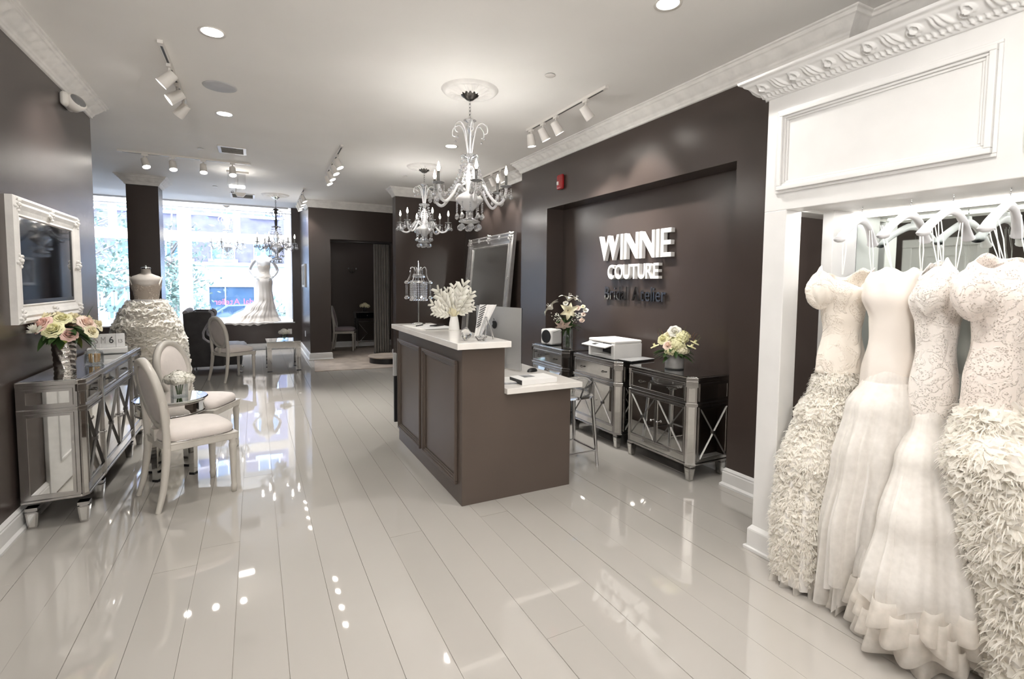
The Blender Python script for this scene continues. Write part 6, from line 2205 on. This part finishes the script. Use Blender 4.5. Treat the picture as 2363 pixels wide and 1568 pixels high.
for i, (x, z, dp, dd, r, m) in enumerate(((-0.17, 0.21, 0.05, (-0.5, 0.5, 0.6), .10, 'whitepetal'), (0.0, 0.30, 0.0, (0.2, -0.1, 1), .105, 'whitepetal'), (0.0, 0.20, 0.10, (-0.3, -0.8, -0.05), .085, 'cream'), (-0.05, 0.07, 0.11, (-0.4, -0.5, -0.8), .085, 'blush'), (0.07, 0.31, 0.0, (0.5, -0.3, 1), .07, 'whitepetal'))):
    lily(b, vp(x, z, dp), dd, r * 1.22, m, i)
for i, (x, z, r, m) in enumerate(((0.19, 0.21, .03, 'whitepetal'), (0.165, 0.165, .028, 'blush'), (0.15, 0.10, .03, 'blush'), (-0.03, 0.285, .03, 'whitepetal'), (0.10, 0.235, .035, 'blush'), (0.16, 0.25, .025, 'cream'), (-0.03, 0.24, .03, 'whitepetal'))):
    rose(b, vp(x, z, 0.04), r, m, (-0.4, -0.5, 0.6), i, layers=3)
m = MB()
rnd = random.Random(4)
for i in range(90):
    cx_, cz_ = rnd.choice(((-0.13, 0.14), (-0.10, 0.11), (0.08, 0.15), (0.05, 0.11), (0.11, 0.13)))
    m.ball(vp(cx_ + rnd.gauss(0, 0.028), cz_ + rnd.gauss(0, 0.022), 0.05 + rnd.uniform(0, 0.05)), 0.006, 5, 4)
m.build('babys_breath', 'whitepetal', b, kind='stuff')
for i in range(55):
    a = rnd.random() * 2 * PI
    leaf(b, vp(rnd.uniform(-0.05, 0.05), rnd.uniform(-0.02, 0.12), rnd.uniform(-0.02, 0.03)), (math.cos(a), math.sin(a), rnd.uniform(-0.5, 0.9)), rnd.uniform(0.10, 0.17), rnd.uniform(0.012, 0.022), 'leaf', 0.25)
for i in range(8):
    a = 2 * PI * i / 8
    MB().tube([(0.02 * math.cos(a), 0.02 * math.sin(a), -0.2), (0.035 * math.cos(a + 1), 0.035 * math.sin(a + 1), 0.06)], 0.0045, 6).build('stem', 'stem', b)
leaf(b, vp(-0.14, 0.12, 0.0), (-0.85, 0.5, 0.35), 0.17, 0.006, 'leaf', 0.1)

t = thing('printer', 'white inkjet printer with its front tray open on the middle niche cabinet', 'printer', (3.11, 3.88, KT + 0.002), H2(0))
w, dp, h = 0.205, 0.165, 0.175     # half width (y), half depth (x), height
b0 = MB().box(-dp, dp, -w, -w + 0.055, 0, h - 0.03).box(-dp, dp, w - 0.055, w, 0, h - 0.03).box(-dp, dp, -w + 0.055, w - 0.055, 0, 0.03).box(-0.02, dp, -w + 0.055, w - 0.055, 0.03, h - 0.03)
b0.build('body', 'paper', t, bevel=0.006)
MB().box(-dp, dp, -w, w, h - 0.03, h).build('scanner_lid', 'paper', t, bevel=0.012, seg=3)
MB().box(-0.03, -0.021, -w + 0.056, w - 0.056, 0.031, h - 0.031).build('paper_slot', 'black', t)
MB().at((-dp, 0, h - 0.045), (0, H2(-12), 0)).box(-0.10, 0.0, -w + 0.02, w - 0.02, 0, 0.012).build('control_panel', 'paper', t, bevel=0.004)
MB().at((-dp, 0, h - 0.045), (0, H2(-12), 0)).box(-0.07, -0.02, 0.0, 0.06, 0.012, 0.0135).build('display', 'gloss', t)
t = thing('laptop', 'closed grey laptop lying beside the printer across two cabinets', 'laptop', (3.13, 3.585, KT + 0.002), H2(8))
MB().box(-0.155, 0.155, -0.085, 0.085, 0.0, 0.009).build('base', 'black', t, bevel=0.003)
MB().box(-0.155, 0.155, -0.085, 0.085, 0.0095, 0.016).build('lid', 'alu', t, bevel=0.003)

t = thing('grey_vase', 'grey glazed cylinder vase on the right niche cabinet', 'vase', (3.12, 3.10, KT))
MB().lathe([(1e-4, 0), (0.074, 0), (0.078, 0.004), (0.078, 0.125), (0.074, 0.125), (0.074, 0.02), (1e-4, 0.02)], 32).build('body', 'greypaint', t)
MB().lathe([(0.0785, 0.0), (0.080, 0.005), (0.0785, 0.011)], 32).build('glass_foot', 'acrylic', t)
b = thing('bouquet', 'pale yellow hydrangeas, roses and tulips with rusty leaves in the grey vase', 'bouquet', (3.12, 3.10, KT + 0.11))
SD = Vector((0.69, -0.72, 0.0))
VD = Vector((-0.72, -0.69, 0.0))
for i, (x, z, dp, r, m) in enumerate(((0.02, 0.10, 0.06, .075, 'yellow'), (0.06, 0.055, 0.08, .055, 'cream'), (-0.03, 0.045, 0.09, .05, 'yellow'), (0.05, 0.16, 0.0, .07, 'yellow'), (0.0, 0.15, -0.08, .06, 'cream'))):
    hydrangea(b, vp(x, z, dp), r, m, i)
for i, (x, z, dp, r, m) in enumerate(((-0.10, 0.145, 0.04, .05, 'yellow'), (-0.055, 0.10, 0.10, .042, 'blush'), (-0.005, 0.215, 0.02, .055, 'whitepetal'), (-0.06, 0.175, 0.02, .04, 'cream'), (-0.03, 0.165, -0.06, .045, 'cream'))):
    rose(b, vp(x, z, dp), r, m, (VD.x + SD.x * x * 6, VD.y + SD.y * x * 6, 0.8), i, layers=5)
for i, (x, z, dp) in enumerate(((-0.165, 0.085, 0.04), (0.135, 0.095, 0.05), (0.16, 0.125, 0.0))):
    rose(b, vp(x, z, dp), 0.038, 'yellow', (SD.x * x * 3, SD.y * x * 3, 1), i + 20, 'tulip', layers=2)
rnd = random.Random(8)
for i in range(44):
    a = 2 * PI * i / 22
    leaf(b, (0.04 * math.cos(a), 0.04 * math.sin(a), rnd.uniform(0.0, 0.08)), (math.cos(a), math.sin(a), rnd.uniform(-0.35, 0.4)), rnd.uniform(0.10, 0.155), 0.026, 'leaf', 0.3)
for i, (x, z) in enumerate(((-0.15, 0.21), (-0.13, 0.22), (-0.11, 0.21), (0.08, 0.24), (0.17, 0.19), (0.19, 0.18), (0.15, 0.20), (0.20, 0.16))):
    leaf(b, vp(x * 0.85, z - 0.06, 0.01), (SD.x * x * 2, SD.y * x * 2, 1), 0.075, 0.011, 'leafrust' if i % 2 == 0 else 'leaflight', 0.1)
for i in range(7):
    a = 2 * PI * i / 7
    MB().tube([(0.03 * math.cos(a), 0.03 * math.sin(a), -0.085), (0.05 * math.cos(a), 0.05 * math.sin(a), 0.05)], 0.004, 6).build('stem', 'stem', b)

# --- sign, alarm, wall bits
sg = thing('wall_sign', 'raised white and black shop name letters on the sign niche wall', 'sign', (XN, 4.42, 1.36))
sg.rotation_euler = Matrix(((0, 0, -1), (-1, 0, 0), (0, 1, 0))).to_euler()
for o in write('WINNIE', sg, 'paper', 1.06, 0.258, 0.045, bold=0.010, gap=0.075):
    o.location = (0.0, 0.412, 0.012)
for o in write('COUTURE', sg, 'paper', 0.757, 0.146, 0.045, bold=0.018, gap=0.055):
    o.location = (0.155, 0.215, 0.012)
for o in write('Bridal Atelier', sg, 'smoked', 0.90, 0.135, 0.022, bold=0.0, gap=0.10, space=0.35):
    o.location = (0.085, 0.0, 0.012)
t = thing('fire_alarm', 'red fire alarm strobe high on the sign wall', 'fire alarm', (XS, 4.91, 2.68))
MB().box(-0.045, 0, -0.058, 0.058, -0.085, 0.085).build('body', 'red', t, bevel=0.022, seg=3)
MB().box(-0.055, -0.04, 0.005, 0.035, -0.035, 0.005).build('strobe', 'paper', t, bevel=0.004)
t = thing('picture', 'small white framed picture on the pier wall beside the fitting room', 'picture', (0.93, 11.45, 1.66))
frame_mesh(-0.32, 0.32, -0.24, 0.24, [(0, 0), (0, 0.03), (0.02, 0.034), (0.04, 0.03), (0.045, 0.008)], Matrix.Rotation(PI, 4, 'Z')).build('frame', 'paper', t)
MB().box(-0.008, 0, -0.28, 0.28, -0.2, 0.2).build('print', 'sepia', t)
for (nm, lab, loc, rz) in (('wall_outlet', 'white outlet plate on the low wall under the shop window', (0.69, 12.6, 0.39), 0), ('light_switch', 'pale plate low on the pier wall beside the fitting room', (0.93, 11.48, 0.43), -PI / 2)):
    t = thing(nm, lab, 'wall plate', loc, rz)
    MB().box(-0.042, 0.042, -0.007, 0, -0.06, 0.06).build('plate', 'paper', t, bevel=0.003)
    MB().box(-0.016, 0.016, -0.009, -0.006, 0.008, 0.042).build('socket', 'lampwhite', t, bevel=0.002)
    MB().box(-0.016, 0.016, -0.009, -0.006, -0.042, -0.008).build('socket', 'lampwhite', t, bevel=0.002)
